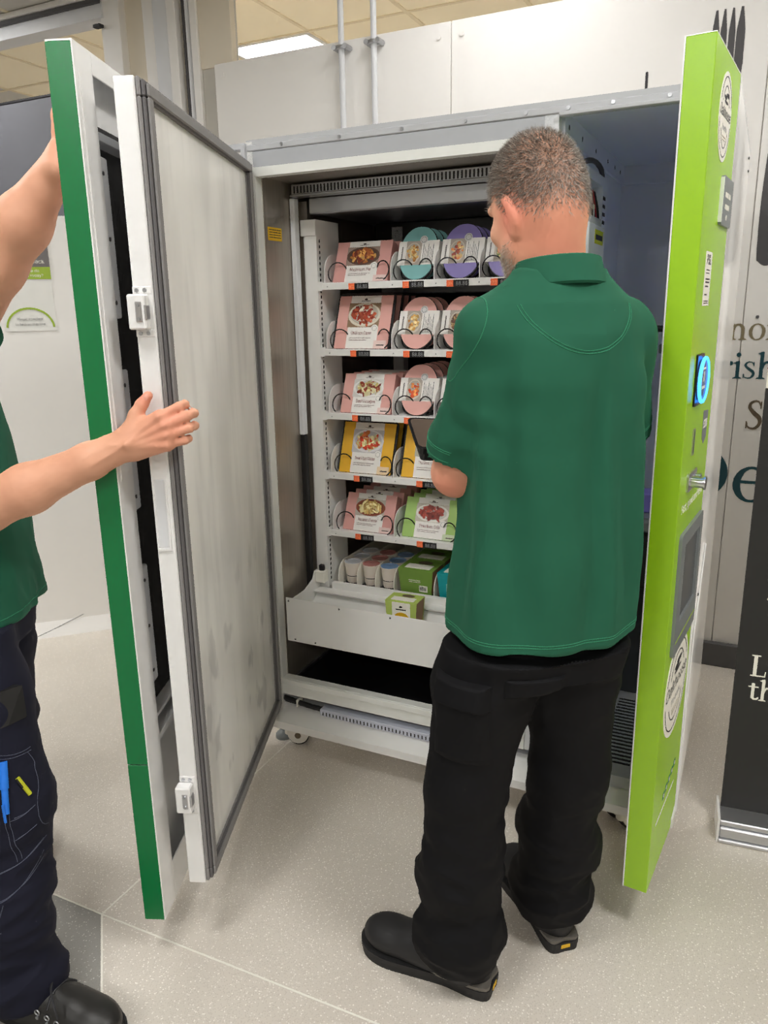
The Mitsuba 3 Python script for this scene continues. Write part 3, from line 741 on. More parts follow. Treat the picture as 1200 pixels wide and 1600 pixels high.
for z0, z1 in ((1.44, 1.735), (1.05, 1.34), (0.655, 0.925)):
    lb = obj('light_bar', dbx(0.760, 0.795, T0 + 0.012, T1 - 0.004, z0, z1, 0.003), 'cool_white', ds)
    obj('bar_screws', DF(cat([cyl((0.786, T1 - 0.005, z), (0.786, T1 - 0.002, z), 0.004, 8) for z in np.linspace(z0 + 0.03, z1 - 0.03, 3)])), 'charcoal', lb) if 0 else None
    obj('bar_screws', DF(cat([cyl((0.786, T1 - 0.005, z), (0.786, T1 - 0.002, z), 0.004, 8) for z in np.linspace(z0 + 0.03, z1 - 0.03, 3)])), 'charcoal', ds)
obj('drain_holes', DF(cat([cyl((x, y, OB + 0.0025), (x, y, OB + 0.004), 0.007, 10) for x in (0.70, 0.74, 0.77) for y in (-0.128, -0.108)])), 'ink', ds)

# ------------------------------------------------------------------ right door: lime green, with the payment panel on its outer face
RX = np.array([.0905, .9959, 0])
RF = Frame((1.230, -0.319, 0), RX, (0, 0, 1))                       # local z comes out of the outer face
RT, RB, RW = 1.911, 0.113, 0.318
rbx = lambda *a: RF(bx(*a))
rd = vp('control_door', cat(rbx(0.003, RW, RB, RT, -0.004, 0, 0.001), rbx(0.003, RW, RT - 0.003, RT, -0.054, -0.004), rbx(0.003, RW, RB, RB + 0.003, -0.054, -0.004), rbx(RW - 0.003, RW, RB, RT, -0.054, -0.004)), 'lime', label='lime green control door with round emblems')
obj('edge_strip', rbx(0, 0.004, RB, RT, -0.052, 0.0, 0.001), 'lime', rd)
obj('edge_trim', cat(rbx(-0.0005, 0.004, RB - 0.001, RT + 0.001, -0.0545, -0.052), rbx(0.0, RW, RT, RT + 0.0015, -0.054, 0.0)), 'white_gloss', rd)
obj('inner_flange', cat(rbx(0.004, 0.05, RB, RT, -0.056, -0.0535), rbx(0.05, RW, RT - 0.05, RT, -0.056, -0.0535), rbx(0.05, RW, RB, RB + 0.05, -0.056, -0.0535)), 'white_gloss', rd)
rput = lambda mesh, x, z, dz=0.0: RF(mesh.apply_translation([x, z, dz]))


def emblem(cx, cz, a, b):
    base = extr(ell(0, 0, a, b), 0.0012)
    k = obj('emblem', rput(base, cx, cz), 'cream_print', rd, label='cream oval emblem')
    obj('emblem_ring', rput(cat(extr(ell(0, 0, a * .9, b * .9).difference(ell(0, 0, a * .87, b * .875)).difference(sbox(-1, -b * .12, 1, b * .3)), 0.0004), extr(ell(0, 0, a * .62, b * .7).difference(ell(0, 0, a * .59, b * .675)).difference(sbox(-1, -b * .3, 1, b * .3)), 0.0004)), cx, cz, 0.0012), 'ink', rd)
    leaf = extr(unary_union([ell(-0.012, b * .42, a * .2, b * .05), ell(0.014, b * .5, a * .22, b * .05), ell(0.0, b * .33, a * .3, b * .035)]), 0.0004)
    obj('emblem_leaf', rput(leaf, cx, cz, 0.0012), 'ink', rd)
    obj('emblem_name', rput(text('Oakhouse', b * 0.24, 0.0004, False, True, 0.25, a * 1.75), cx, cz - b * 0.02, 0.0012), 'ink', rd)
    obj('emblem_word', rput(text('foods', b * 0.13, 0.0004, False, True, 0.0, a * 0.75), cx, cz - b * 0.30, 0.0012), 'grey_ink', rd)
    obj('emblem_line', rput(cat(extr(sbox(-a * .3, -b * .45, a * .3, -b * .43), 0.0004), extr(sbox(-a * .25, -b * .52, a * .25, -b * .5), 0.0004)), cx, cz, 0.0012), 'olive_print', rd)


emblem(0.155, 1.800, 0.072, 0.080)
emblem(0.164, 0.580, 0.135, 0.125)
ds_ = obj('display', rput(extr(rrect(0, 0.132, 0, 0.094, 0.008), 0.006), 0.183, 1.606), 'grey_plastic', rd, label='small grey display')
obj('display_text', rput(cat([extr(sbox(x, z, x + 0.011, z + 0.010), 0.0004) for z, xs in ((0.055, (0.03, 0.044, 0.058, 0.076, 0.09)), (0.032, (0.036, 0.05, 0.064, 0.08)), (0.012, (0.058,))) for x in xs]), 0.183, 1.606, 0.006), 'cream_print', rd)
obj('display_rim', rput(extr(sbox(-0.004, 0.004, 0.0, 0.09), 0.007), 0.183, 1.606), 'white_gloss', rd)
st = obj('notice_sticker', rput(extr(sbox(0, 0, 0.072, 0.104), 0.0008), 0.078, 1.445), 'cream_print', rd, label='white printed sticker')
obj('sticker_print', rput(cat(text('PSL', 0.018, 0.0004, True, False, 0, 0.045).apply_translation([0.012, 0.08, 0]), *[extr(sbox(0.012, z, w, z + h), 0.0004) for z, w, h in ((0.068, 0.055, 0.002), (0.062, 0.05, 0.002), (0.05, 0.06, 0.003), (0.044, 0.06, 0.003), (0.036, 0.05, 0.003), (0.02, 0.04, 0.003), (0.008, 0.06, 0.002), (0.004, 0.06, 0.002))]), 0.078, 1.445, 0.0008), 'charcoal', rd)
obj('reader_plate', rput(extr(rrect(0.066, 0.142, 1.245, 1.350, 0.004), 0.004), 0, 0), 'black_gloss', rd)
rg = catmull([(0.118 + 0.050 * math.cos(a), 1.296 + 0.045 * math.sin(a), 0.010) for a in np.linspace(0, 2 * math.pi, 17)[:-1]], 3, True)
scene['glow_blue'] = {'type': 'twosided', 'bsdf': {'type': 'diffuse', 'reflectance': rgb((.1, .3, .6))}}
k = obj('reader_ring', RF(tube(rg, 0.004, 8, True)), 'glow_blue', rd, smooth=40, label='glowing blue ring')
scene[k]['emitter'] = {'type': 'area', 'radiance': rgb((0.05, 0.32, 1.2))}
obj('reader_face', rput(extr(ell(0, 0, 0.047, 0.042), 0.010), 0.118, 1.296), 'dark_plastic', rd)
obj('reader_marks', rput(cat(text('))', 0.016, 0.0004, True, True), extr(sbox(-0.018, -0.018, 0.018, -0.012), 0.0004), extr(sbox(-0.014, 0.022, 0.014, 0.026), 0.0004)), 0.118, 1.296, 0.010), 'cream_print', rd)
obj('note_label', rput(extr(Polygon([(0.218, 1.22), (0.280, 1.215), (0.274, 1.155), (0.245, 1.142), (0.222, 1.158)]), 0.0008), 0, 0), 'grey_plastic', rd)
obj('note_label_text', rput(text('£20', 0.018, 0.0004, True, True), 0.248, 1.180, 0.0008), 'cream_print', rd)
obj('coin_slot', rput(cat(extr(sbox(-0.004, -0.024, 0.004, 0.024), 0.002)), 0.107, 1.167), 'ink', rd)
obj('coin_slot_rim', rput(extr(sbox(-0.008, -0.028, 0.008, 0.028).difference(sbox(-0.004, -0.024, 0.004, 0.024)), 0.003), 0.107, 1.167), 'chrome', rd)
lk = obj('lock', rput(cat(extr(rrect(-0.05, 0.05, -0.02, 0.02, 0.008), 0.004), cyl((-0.02, 0, 0.0), (-0.02, 0, 0.03), 0.012), cyl((0.03, 0, 0.0), (0.03, 0, 0.016), 0.010), cyl((-0.02, 0, 0.03), (-0.02, 0, 0.034), 0.015)), 0.125, 1.082), 'chrome', rd, smooth=40, label='chrome door lock')
obj('slogan', rput(text('Fast, good and here', 0.018, 0.0004, False, False, 0, 0.245), 0.043, 1.022, 0.0), 'cream_print', rd)
sc_ = obj('collection_hatch', rput(extr(rrect(0.046, 0.305, 0.692, 0.975, 0.012).difference(rrect(0.092, 0.276, 0.765, 0.943, 0.006)), 0.007), 0, 0), 'grey_plastic', rd, label='grey framed collection hatch')
obj('hatch_flap', rput(extr(sbox(0.09, 0.763, 0.278, 0.945), 0.001), 0, 0), 'dark_plastic', rd)
obj('hatch_ledge', rput(cat(extr(sbox(0.06, 0.722, 0.29, 0.726), 0.0005)), 0, 0, 0.007), 'paper_green', rd)
for j in range(5):
    x = 0.125 + 0.030 * j
    obj('card_mark', rput(extr(rrect(-0.011, 0.011, -0.009, 0.009, 0.003), 0.0006), x, 0.300 + 0.006 * j), 'leaf_green', rd)
    obj('card_mark_symbol', rput(extr(ell(0, 0, 0.005, 0.005), 0.0004), x, 0.300 + 0.006 * j, 0.0006), 'cream_print', rd)
obj('web_line', rput(cat([extr(sbox(0.011 * j, 0, 0.011 * j + 0.008, 0.006), 0.0004) for j in range(19)]), 0.05, 0.262), 'cream_print', rd)
# the clear edge of a leaflet pocket on the machine's side
pk = vp('side_trim', cat(tube([(1.2615, 0.02, 0.12), (1.2625, 0.06, 0.45), (1.263, 0.10, 0.62), (1.263, 0.30, 0.80)], 0.0022, 6)), 'white_gloss')
obj('trim_screw', cat([cyl((1.26, y, z), (1.2635, y, z), 0.004, 8) for y, z in ((0.85, 1.84), (0.80, 1.87), (0.15, 0.70), (0.09, 0.52), (0.05, 0.35))]), 'charcoal', pk)

# ------------------------------------------------------------------ roll-up banner
rb_ = thing('roll_up_banner', 'black roll-up banner with white serif words and an aluminium base, at the right', 'banner')
BF = Frame((1.366, 0.185, 0), np.array([0.995, 0.09, 0]), np.array([0, 0.0, 1]))
obj('base', BF(cat(bx(-0.002, 0.86, 0.0, 0.012, -0.035, 0.085, 0.003), bx(0.0, 0.858, 0.012, 0.045, -0.028, 0.078, 0.004), bx(0.0, 0.858, 0.045, 0.062, -0.018, 0.07, 0.003))), 'aluminium', rb_)
obj('end_cap', BF(bx(-0.006, 0.0, 0.0, 0.075, -0.03, 0.08, 0.003)), 'white_gloss', rb_)
obj('graphic', BF(bx(0.004, 0.854, 0.06, 2.02, -0.002, 0.0)), 'banner', rb_)
obj('headline', BF(cat(serif('Lo', 0.062, 0.0008).apply_translation([0.04, 0.475, 0]), serif('the', 0.062, 0.0008).apply_translation([0.04, 0.405, 0]))), 'cream_print', rb_)
obj('rule', BF(cat(extr(sbox(0.062, 0.695, 0.30, 0.701), 0.0008), extr(sbox(0.058, 0.752, 0.2, 0.757), 0.0008))), 'cream_print', rb_)
obj('food_photo', BF(cat(extr(Polygon(catmull([(0.004, 1.285), (0.02, 1.36), (0.1, 1.42), (0.3, 1.43), (0.3, 1.30)], 5, True)).intersection(sbox(0.004, 1.27, 0.85, 1.5)), 0.0008))), 'red', rb_)
obj('food_photo', BF(extr(sbox(0.004, 1.245, 0.3, 1.29), 0.0009)), 'cream_print', rb_)
obj('top_bar', BF(bx(0.0, 0.858, 2.02, 2.045, -0.012, 0.008, 0.003)), 'aluminium', rb_)
obj('pole', BF(cyl((0.43, 0.06, -0.03), (0.43, 2.03, -0.03), 0.008)), 'aluminium', rb_)

# ------------------------------------------------------------------ the meals on the shelves
class Print:
    """Flat print as one mesh with colours per vertex: each layer stands a hair above the one below."""

    def __init__(self):
        self.ms, self.cs, self.z = [], [], 0.0

    def add(self, poly, color, dz=0.00012, th=0.0003):
        me = extr(poly, th, self.z)
        self.ms.append(me)
        self.cs.append(np.broadcast_to(color, (len(me.vertices), 3)))
        self.z += dz

    def addm(self, me, color):
        me.apply_translation([0, 0, self.z])
        self.ms.append(me)
        self.cs.append(np.broadcast_to(color, (len(me.vertices), 3)))

    def done(self, shift=0.0):
        me = cat(self.ms)
        me.apply_translation([0, 0, shift])
        return ply(trimesh.Trimesh(me.vertices, me.faces, process=False), 'print', color=np.vstack(self.cs))


def food(pr, cx, cy, a, b, cols, plate, n=60, seed=1):
    r = np.random.default_rng(seed)
    if plate is not None:
        pr.add(ell(cx, cy, a, b, 28), plate)
        pr.add(ell(cx, cy + b * 0.04, a * .86, b * .84, 28), tuple(np.array(plate) * .72))
    zz = pr.z
    for i in range(n):
        t, q = r.uniform(0, 2 * np.pi), math.sqrt(r.uniform(0, 1)) * .72
        c = cols[int(r.integers(len(cols)))]
        c = np.clip(np.array(c) * r.uniform(.65, 1.3), 0, 1)
        pr.z = zz + 0.00002 * (i % 6)
        s = r.uniform(.10, .24)
        g_ = affinity.rotate(ell(0, 0, a * s, b * s * r.uniform(.5, 1.1), 7), r.uniform(0, 180))
        pr.add(affinity.translate(g_, cx + a * q * math.cos(t), cy + b * q * math.sin(t)), c, 0)
    pr.z = zz + 0.0002


WHITE, INKC = S(232, 230, 226), S(60, 50, 50)
FOODS = {
    'pie': [S(196, 130, 60), S(160, 84, 40), S(116, 44, 26), S(222, 170, 96)], 'chilli': [S(150, 50, 30), S(122, 36, 24), S(220, 214, 196), S(170, 80, 50)],
    'lasagne': [S(214, 204, 150), S(130, 50, 30), S(196, 180, 110), S(226, 220, 180)], 'chicken': [S(196, 60, 36), S(226, 216, 170), S(214, 120, 60), S(206, 196, 140)],
    'rice': [S(212, 206, 170), S(190, 180, 130), S(160, 160, 100)], 'mac': [S(214, 190, 120), S(196, 160, 90), S(226, 214, 160)], 'beans': [S(140, 50, 40), S(170, 70, 56), S(110, 36, 30)],
    'gold': [S(206, 160, 80), S(176, 120, 56), S(228, 206, 150)], 'stew': [S(150, 60, 40), S(206, 120, 60), S(226, 190, 130)], 'peas': [S(120, 140, 50), S(220, 200, 120), S(90, 110, 40)], 'pasta': [S(224, 96, 40), S(206, 70, 30), S(236, 150, 80)],
    'brown': [S(120, 84, 50), S(180, 150, 100), S(90, 56, 36)]}


def wide_print(w, h, base, title, fd_, plate, pic, seed):
    p = Print()
    p.add(sbox(0, 0, w, h), base)
    p.add(sbox(.22 * w, 0, .78 * w, h), WHITE)
    p.add(sbox(.20 * w, .40 * h, .79 * w, .86 * h), pic)
    food(p, .5 * w, .635 * h, .30 * w, .225 * h, FOODS[fd_], plate, 80, seed)
    p.add(sbox(.22 * w, .0, .79 * w, .40 * h), WHITE)
    p.add(ell(.72 * w, .38 * h, .065 * w, .065 * w, 20), WHITE)
    p.add(ell(.72 * w, .38 * h, .045 * w, .045 * w, 16).difference(ell(.72 * w, .38 * h, .038 * w, .038 * w, 16)), S(150, 150, 150))
    p.add(sbox(.74 * w, .0, .97 * w, .15 * h), tuple(.5 * (np.array(WHITE) + np.array(base))))
    p.add(unary_union([ell(.5 * w, .93 * h, .03 * w, .018 * h, 10), sbox(.42 * w, .895 * h, .58 * w, .905 * h)]), INKC)
    for y, l in ((.19, .5), (.15, .42)):
        p.add(sbox(.27 * w, y * h, (.27 + l * .8) * w, y * h + .008 * h + .0008), S(150, 140, 140))
    p.addm(text(title, .055 * .19, 0.0003, False, False, 0, .38 * w).apply_translation([.29 * w, .26 * h, 0]), S(120, 60, 60))
    p.add(sbox(.8 * w, .05 * h, .93 * w, .075 * h), S(90, 80, 80))
    return p


def oval_poly(w, h):
    t = np.linspace(0, 2 * np.pi, 49)[:-1]
    c, s = np.cos(t), np.sin(t)
    x = np.sign(c) * np.abs(c) ** 0.9 * w / 2
    y = np.where(s >= 0, np.abs(s) ** 0.95, -np.abs(s) ** 1.05 - 0.02 * (1 - np.abs(c))) * h / 2
    return Polygon(np.c_[x + w / 2, y + h / 2])


def oval_print(w, h, base, fd_, seed):
    p = Print()
    o = oval_poly(w, h)
    p.add(o, base)
    band = sbox(-.1, .27 * h, w + .1, .72 * h)
    band = affinity.skew(band, ys=-2, origin=(w / 2, h / 2))
    p.add(sbox(-.004, .27 * h, w + .004, .73 * h), WHITE)
    p.add(sbox(.17 * w, .27 * h, .58 * w, .73 * h), S(170, 160, 150))
    food(p, .37 * w, .5 * h, .20 * w, .20 * h, FOODS[fd_], S(200, 190, 176), 46, seed)
    for i in range(7):
        x = .63 * w + i * .043 * w
        p.add(sbox(x, .30 * h, x + .012 * w, (.66 - .05 * (i % 3)) * h), S(150, 148, 148) if i % 3 else S(80, 80, 84))
    p.add(sbox(.06 * w, .36 * h, .09 * w, .62 * h), S(120, 116, 116))
    p.add(ell(.62 * w, .745 * h, .10 * w, .10 * w, 20), S(206, 206, 206))
    p.add(ell(.62 * w, .745 * h, .075 * w, .075 * w, 18).difference(ell(.62 * w, .745 * h, .062 * w, .062 * w, 18)), S(140, 140, 140))
    return p


mat('tray_black', S(26, 26, 28), 0.3)
mat('card_brown', S(150, 120, 92), 0.8)
mat('film_brown', S(104, 90, 80), 0.35)
PITCH = 0.055


def tray_mesh(w, h, d, poly=None):
    rim = (poly or rrect(0, w, 0, h, .018))
    inner = rim.buffer(-.009)
    return cat(extr(rim, .003, -.003), extr(affinity.scale(inner, .98, .98), d * .5, -.003 - d * .5), extr(affinity.scale(inner, .9, .92), d * .5, -.003 - d))


def slide(frame, dy):
    m_ = frame.m.copy()
    m_[1, 3] += dy
    return m_


def pack_row(x, z, kind, n, w, h, color, labels_, group, sleeve_col, spec, tilt):
    """n packs one behind the other in a lane; the same part meshes, moved back by the pitch of the spiral."""
    a = math.radians(tilt)
    F = Frame((x, YS + 0.022, z), (1, 0, 0), (0, math.sin(a), math.cos(a)))
    if kind == 'wide':
        tw, th = (w + .014, h + .012) if h > .15 else (w - .006, h - .006)
        tray = ply(cat(tray_mesh(tw, th, .032)).apply_translation([(w - tw) / 2, -.001, -.004]), 'tray_black')
        sleeve = ply(bx(0, w, 0, h, -.036 if h < .15 else -.003, -.0004, .0008), sleeve_col)
        pr = wide_print(w, h, *spec).done()
        parts = (('tray', tray), ('sleeve', sleeve), ('front_print', pr))
    else:
        o = oval_poly(w, h)
        tray = ply(tray_mesh(w, h, .034, o.buffer(.002)).apply_translation([0, 0, -.002]), 'tray_black')
        band = ply(bx(-.004, w + .004, .27 * h, .73 * h, -.040, -.0004, .001), 'paper')
        pr = oval_print(w, h, *spec).done()
        lid = ply(extr(o, .0016, -.002), sleeve_col)
        parts = (('tray', tray), ('lid', lid), ('sleeve', band), ('front_print', pr))
    for i in range(n):
        t = thing('ready_meal', labels_[i], 'ready meal', group)
        for nm, d in parts:
            k = key_for(nm, t)
            scene[k] = {**d, 'to_world': T4(slide(F, PITCH * i))}


ORD = ['', 'second in its row', 'third in its row', 'fourth in its row, farthest back']
SH = ['top', 'second', 'third', 'fourth', 'fifth']


def names(front, short, row, n):
    sh = f'on the {SH[row]} shelf'
    return [f'{front} {sh}, frontmost'] + [f'{short} {sh}, {ORD[i]}' for i in range(1, n)]


def smat(name, c):
    if name not in scene:
        mat(name, c, 0.5)
    return name


PINK, PINK2, YEL, GRN = S(214, 158, 152), S(222, 168, 160), S(226, 174, 48), S(160, 196, 110)
smat('sleeve_pink', PINK), smat('sleeve_yellow', YEL), smat('sleeve_green', GRN)
TEAL, VIO, LIL = S(120, 176, 176), S(134, 122, 186), S(206, 150, 196)
smat('sleeve_teal', TEAL), smat('sleeve_violet', VIO), smat('sleeve_lilac', LIL)
GREYW, CREAMP = S(150, 140, 132), S(196, 186, 168)
wide = lambda row, x, n, front, short, h, col, sm, spec, tilt, w=.186: pack_row(x, SHELF_Z[row] + .001, 'wide', n, w, h, col, names(front, short, row, n), None, sm, (col,) + spec, tilt)
wide(0, .138, 2, 'pink boxed meal with browned mash pie picture', 'pink boxed meal', .128, PINK, 'sleeve_pink', ('Mushroom Pie', 'pie', S(90, 66, 54), S(150, 130, 120), 3), 22)
wide(1, .134, 4, 'pink boxed meal picturing chilli and rice in a bowl', 'pink chilli meal in black tray', .168, PINK2, 'sleeve_pink', ('Chilli con Carne', 'chilli', S(214, 206, 190), S(140, 116, 90), 4), 20)
wide(2, .150, 4, 'pink boxed meal picturing a slice of lasagne', 'pink lasagne meal', .128, PINK2, 'sleeve_pink', ('Beef Lasagne', 'lasagne', S(226, 224, 220), S(206, 204, 200), 5), 22, .178)
wide(3, .138, 3, 'yellow boxed meal picturing red chicken and rice', 'yellow chicken meal', .166, YEL, 'sleeve_yellow', ('Sweet & Sour Chicken', 'chicken', S(216, 214, 216), S(190, 188, 190), 6), 20)
wide(3, .362, 3, 'yellow boxed meal picturing green curry and noodles', 'yellow curry meal', .166, YEL, 'sleeve_yellow', ('Thai Green Chicken', 'rice', S(214, 214, 206), S(170, 168, 150), 7), 20)
wide(4, .146, 4, 'pink boxed meal picturing macaroni in a brown dish', 'pink macaroni meal', .126, PINK, 'sleeve_pink', ('Macaroni Cheese', 'mac', S(130, 66, 46), S(180, 170, 160), 8), 24, .180)
wide(4, .362, 4, 'green boxed meal picturing beans in a white bowl', 'green bean meal', .130, GRN, 'sleeve_green', ('Three Bean Chilli', 'beans', S(226, 222, 214), S(190, 184, 172), 9), 24, .188)
wide(4, .578, 1, 'green boxed meal half hidden by the green polo shirt', 'green boxed meal', .130, GRN, 'sleeve_green', ('Bean Curry', 'beans', S(226, 222, 214), S(190, 184, 172), 10), 24, .160)
oval = lambda row, x, n, front, short, col, sm, fd_, seed, tilt=20: pack_row(x, SHELF_Z[row] + .003, 'oval', n, .120, .158, col, names(front, short, row, n), None, sm, (col, fd_, seed), tilt)
oval(0, .354, 3, 'teal oval meal with golden dish picture', 'teal oval meal', TEAL, 'sleeve_teal', 'gold', 11)
oval(0, .492, 3, 'violet oval meal with red and orange stew picture', 'violet oval meal', VIO, 'sleeve_violet', 'stew', 12)
oval(0, .627, 1, 'violet oval meal picturing green peas', '', VIO, 'sleeve_violet', 'peas', 13)
oval(1, .354, 3, 'pink oval meal with golden pie picture', 'pink oval pie meal', PINK2, 'sleeve_pink', 'gold', 14)
oval(1, .492, 2, 'pink oval meal with brown roast picture', 'pink oval roast meal', PINK2, 'sleeve_pink', 'brown', 15)
oval(2, .354, 4, 'pink oval meal with orange pasta picture', 'pink oval pasta meal', PINK2, 'sleeve_pink', 'pasta', 16)
oval(2, .492, 1, 'lilac oval meal half hidden by the green sleeve', '', LIL, 'sleeve_lilac', 'gold', 17)

# cups and boxes on the roller shelf
mat('cup_cream', S(222, 212, 202), 0.4)
mat('cup_lid', S(196, 200, 206), 0.25)
mat('cup_pink', S(186, 130, 124), 0.35)
mat('cup_blue', S(120, 150, 186), 0.3)
mat('box_green', S(112, 146, 62), 0.5)
mat('box_lime', S(176, 196, 100), 0.5)
mat('box_teal', S(16, 150, 156), 0.5)
cup_body = ply(lathe([(0.0005, 0), (0.021, 0), (0.022, 0.003), (0.0285, 0.066), (0.030, 0.067), (0.030, 0.071), (0.027, 0.071), (0.025, 0.055), (0.0005, 0.055)], 26), 'cup_cream', smooth=30)
cup_band = ply(lathe([(0.0246, 0.024), (0.0249, 0.024), (0.0252, 0.0265), (0.0247, 0.0265)], 26), 'charcoal', smooth=30)
cols = ['cup_lid', 'cup_pink', 'cup_blue']
cnames = ['clear lid', 'pinkish lid', 'blue lid']
for i in range(3):
    x = sum(LANES_C[i]) / 2
    lid = ply(lathe([(0.0005, 0.0675), (0.0265, 0.0675), (0.0295, 0.0715), (0.0295, 0.073), (0.0265, 0.073), (0.0255, 0.069), (0.0005, 0.069)], 26), cols[i], smooth=30)
    for j in range(3):
        t = thing('dessert_cup', f'cream cup with {cnames[i]} on the roller shelf, ' + ['frontmost', 'second', 'third'][j] + ' of its lane', 'cup')
        TT = T4().translate([x, YS + 0.056 + 0.066 * j, ZB + 0.003])
        for nm, d in (('body', cup_body), ('lid', lid), ('print_line', cup_band)):
            k = key_for(nm, t)
            scene[k] = {**d, 'to_world': TT}


def soup_box(F, w, d, h, mt, label, top=True, front=None):
    """A card-sleeved tub: tapered sides, lid print and front print. Local x across, y to the back, z up."""
    t = thing('soup_box', label, 'soup box')
    tp = .88
    pts = [(sx * w / 2 * q, sy * d / 2 * q, z) for z, q in ((0, tp), (h, 1.0)) for sx in (-1, 1) for sy in (-1, 1)]
    obj('tub', F(hullm(np.array(pts) * [.97, .97, .97])), 'card_brown', t)
    fr = hullm([(sx * w / 2 * q, -d / 2 * q + dy, z) for z, q in ((0, tp), (h, 1.0)) for sx in (-1, 1) for dy in (-.001, .001)])
    bk = hullm([(sx * w / 2 * q, d / 2 * q + dy, z) for z, q in ((0, tp), (h, 1.0)) for sx in (-1, 1) for dy in (-.001, .001)])
    tpz = bx(-w / 2, w / 2, -d / 2, d / 2, h - .001, h + .001)
    bt = bx(-w / 2 * tp, w / 2 * tp, -d / 2 * tp, d / 2 * tp, 0, .001)
    obj('sleeve', F(cat(fr, bk, tpz, bt)), mt, t)
    obj('lid_label', F(bx(-w * .36, w * .36, -d * .38, d * .05, h + .001, h + .0016)), 'cream_print', t)
    obj('lid_picture', F(extr(ell(.05 * w, d * .25, w * .2, d * .16), .0006, h + .001)), 'brown_print', t)
    G = Frame(F.p(0, -d / 2 * tp - .001, 0), F.m[:3, 0], (F.p(0, -d / 2 * (1 - tp), h) - F.p(0, 0, 0)) / np.linalg.norm(F.p(0, -d / 2 * (1 - tp), h) - F.p(0, 0, 0)))
    if front == 'barcode':
        obj('barcode_label', G(cat(extr(sbox(.10 * w, .008, .34 * w, .03), .0006, .0006))), 'cream_print', t)
        obj('barcode', G(cat([extr(sbox(.12 * w + i * .0026, .013, .12 * w + i * .0026 + (.0012 if i % 3 else .0018), .027), .0004, .0012) for i in range(9)])), 'ink', t)
        obj('front_text', G(cat([extr(sbox(-.2 * w, .045 - .006 * i, .14 * w, .0468 - .006 * i), .0005, .0005) for i in range(2)])), 'cream_print', t)
    elif front == 'text':
        obj('front_text', G(cat([extr(sbox(-.25 * w, .045 - .007 * i, .12 * w, .047 - .007 * i), .0005, .0005) for i in range(4)])), 'cream_print', t)
    elif front == 'soup':
        obj('front_band', G(extr(sbox(-.28 * w, 0, .30 * w, h * .98), .0006, .0004)), 'cream_print', t)
        obj('soup_picture', G(extr(ell(0.02 * w, h * .36, w * .25, h * .26), .0006, .001)), 'yellow', t)
        obj('logo', G(cat(extr(ell(0, h * .82, w * .05, h * .04), .0005, .001), extr(sbox(-.16 * w, h * .70, .16 * w, h * .74), .0005, .001))), 'ink', t)
    return t


up = lambda x, y, z, yaw=0: Frame((x, y, z), (math.cos(yaw), math.sin(yaw), 0), (-math.sin(yaw), math.cos(yaw), 0), (0, 0, 1))
soup_box(up(.408, YS + .075, ZB + .003), .122, .10, .082, 'box_green', 'green soup box with barcode, frontmost in its lane on the roller shelf', front='barcode')
soup_box(up(.408, YS + .185, ZB + .003), .122, .10, .082, 'box_green', 'green soup box on the roller shelf, behind the barcoded one', front='text')
soup_box(up(.408, YS + .295, ZB + .003), .122, .10, .082, 'box_green', 'green soup box on the roller shelf, third and farthest back', front='text')
soup_box(up(.545, YS + .075, ZB + .003), .122, .10, .082, 'box_teal', 'teal soup box on the roller shelf, at the man\'s side', front='text')
soup_box(up(.545, YS + .185, ZB + .003), .122, .10, .082, 'box_teal', 'teal soup box on the roller shelf, behind the front teal one', front='text')
soup_box(up(.425, 0.105, .488, 0.03), .105, .070, .09, 'box_lime', 'green and white soup box with yellow soup picture, lying in the bin', front='soup')

# ------------------------------------------------------------------ people: implicit surfaces, polygonised by surface nets
def smin(a, b, k):
    if k <= 0:
        return np.minimum(a, b)
    h_ = np.maximum(k - np.abs(a - b), 0) / k
    return np.minimum(a, b) - h_ * h_ * k * 0.25


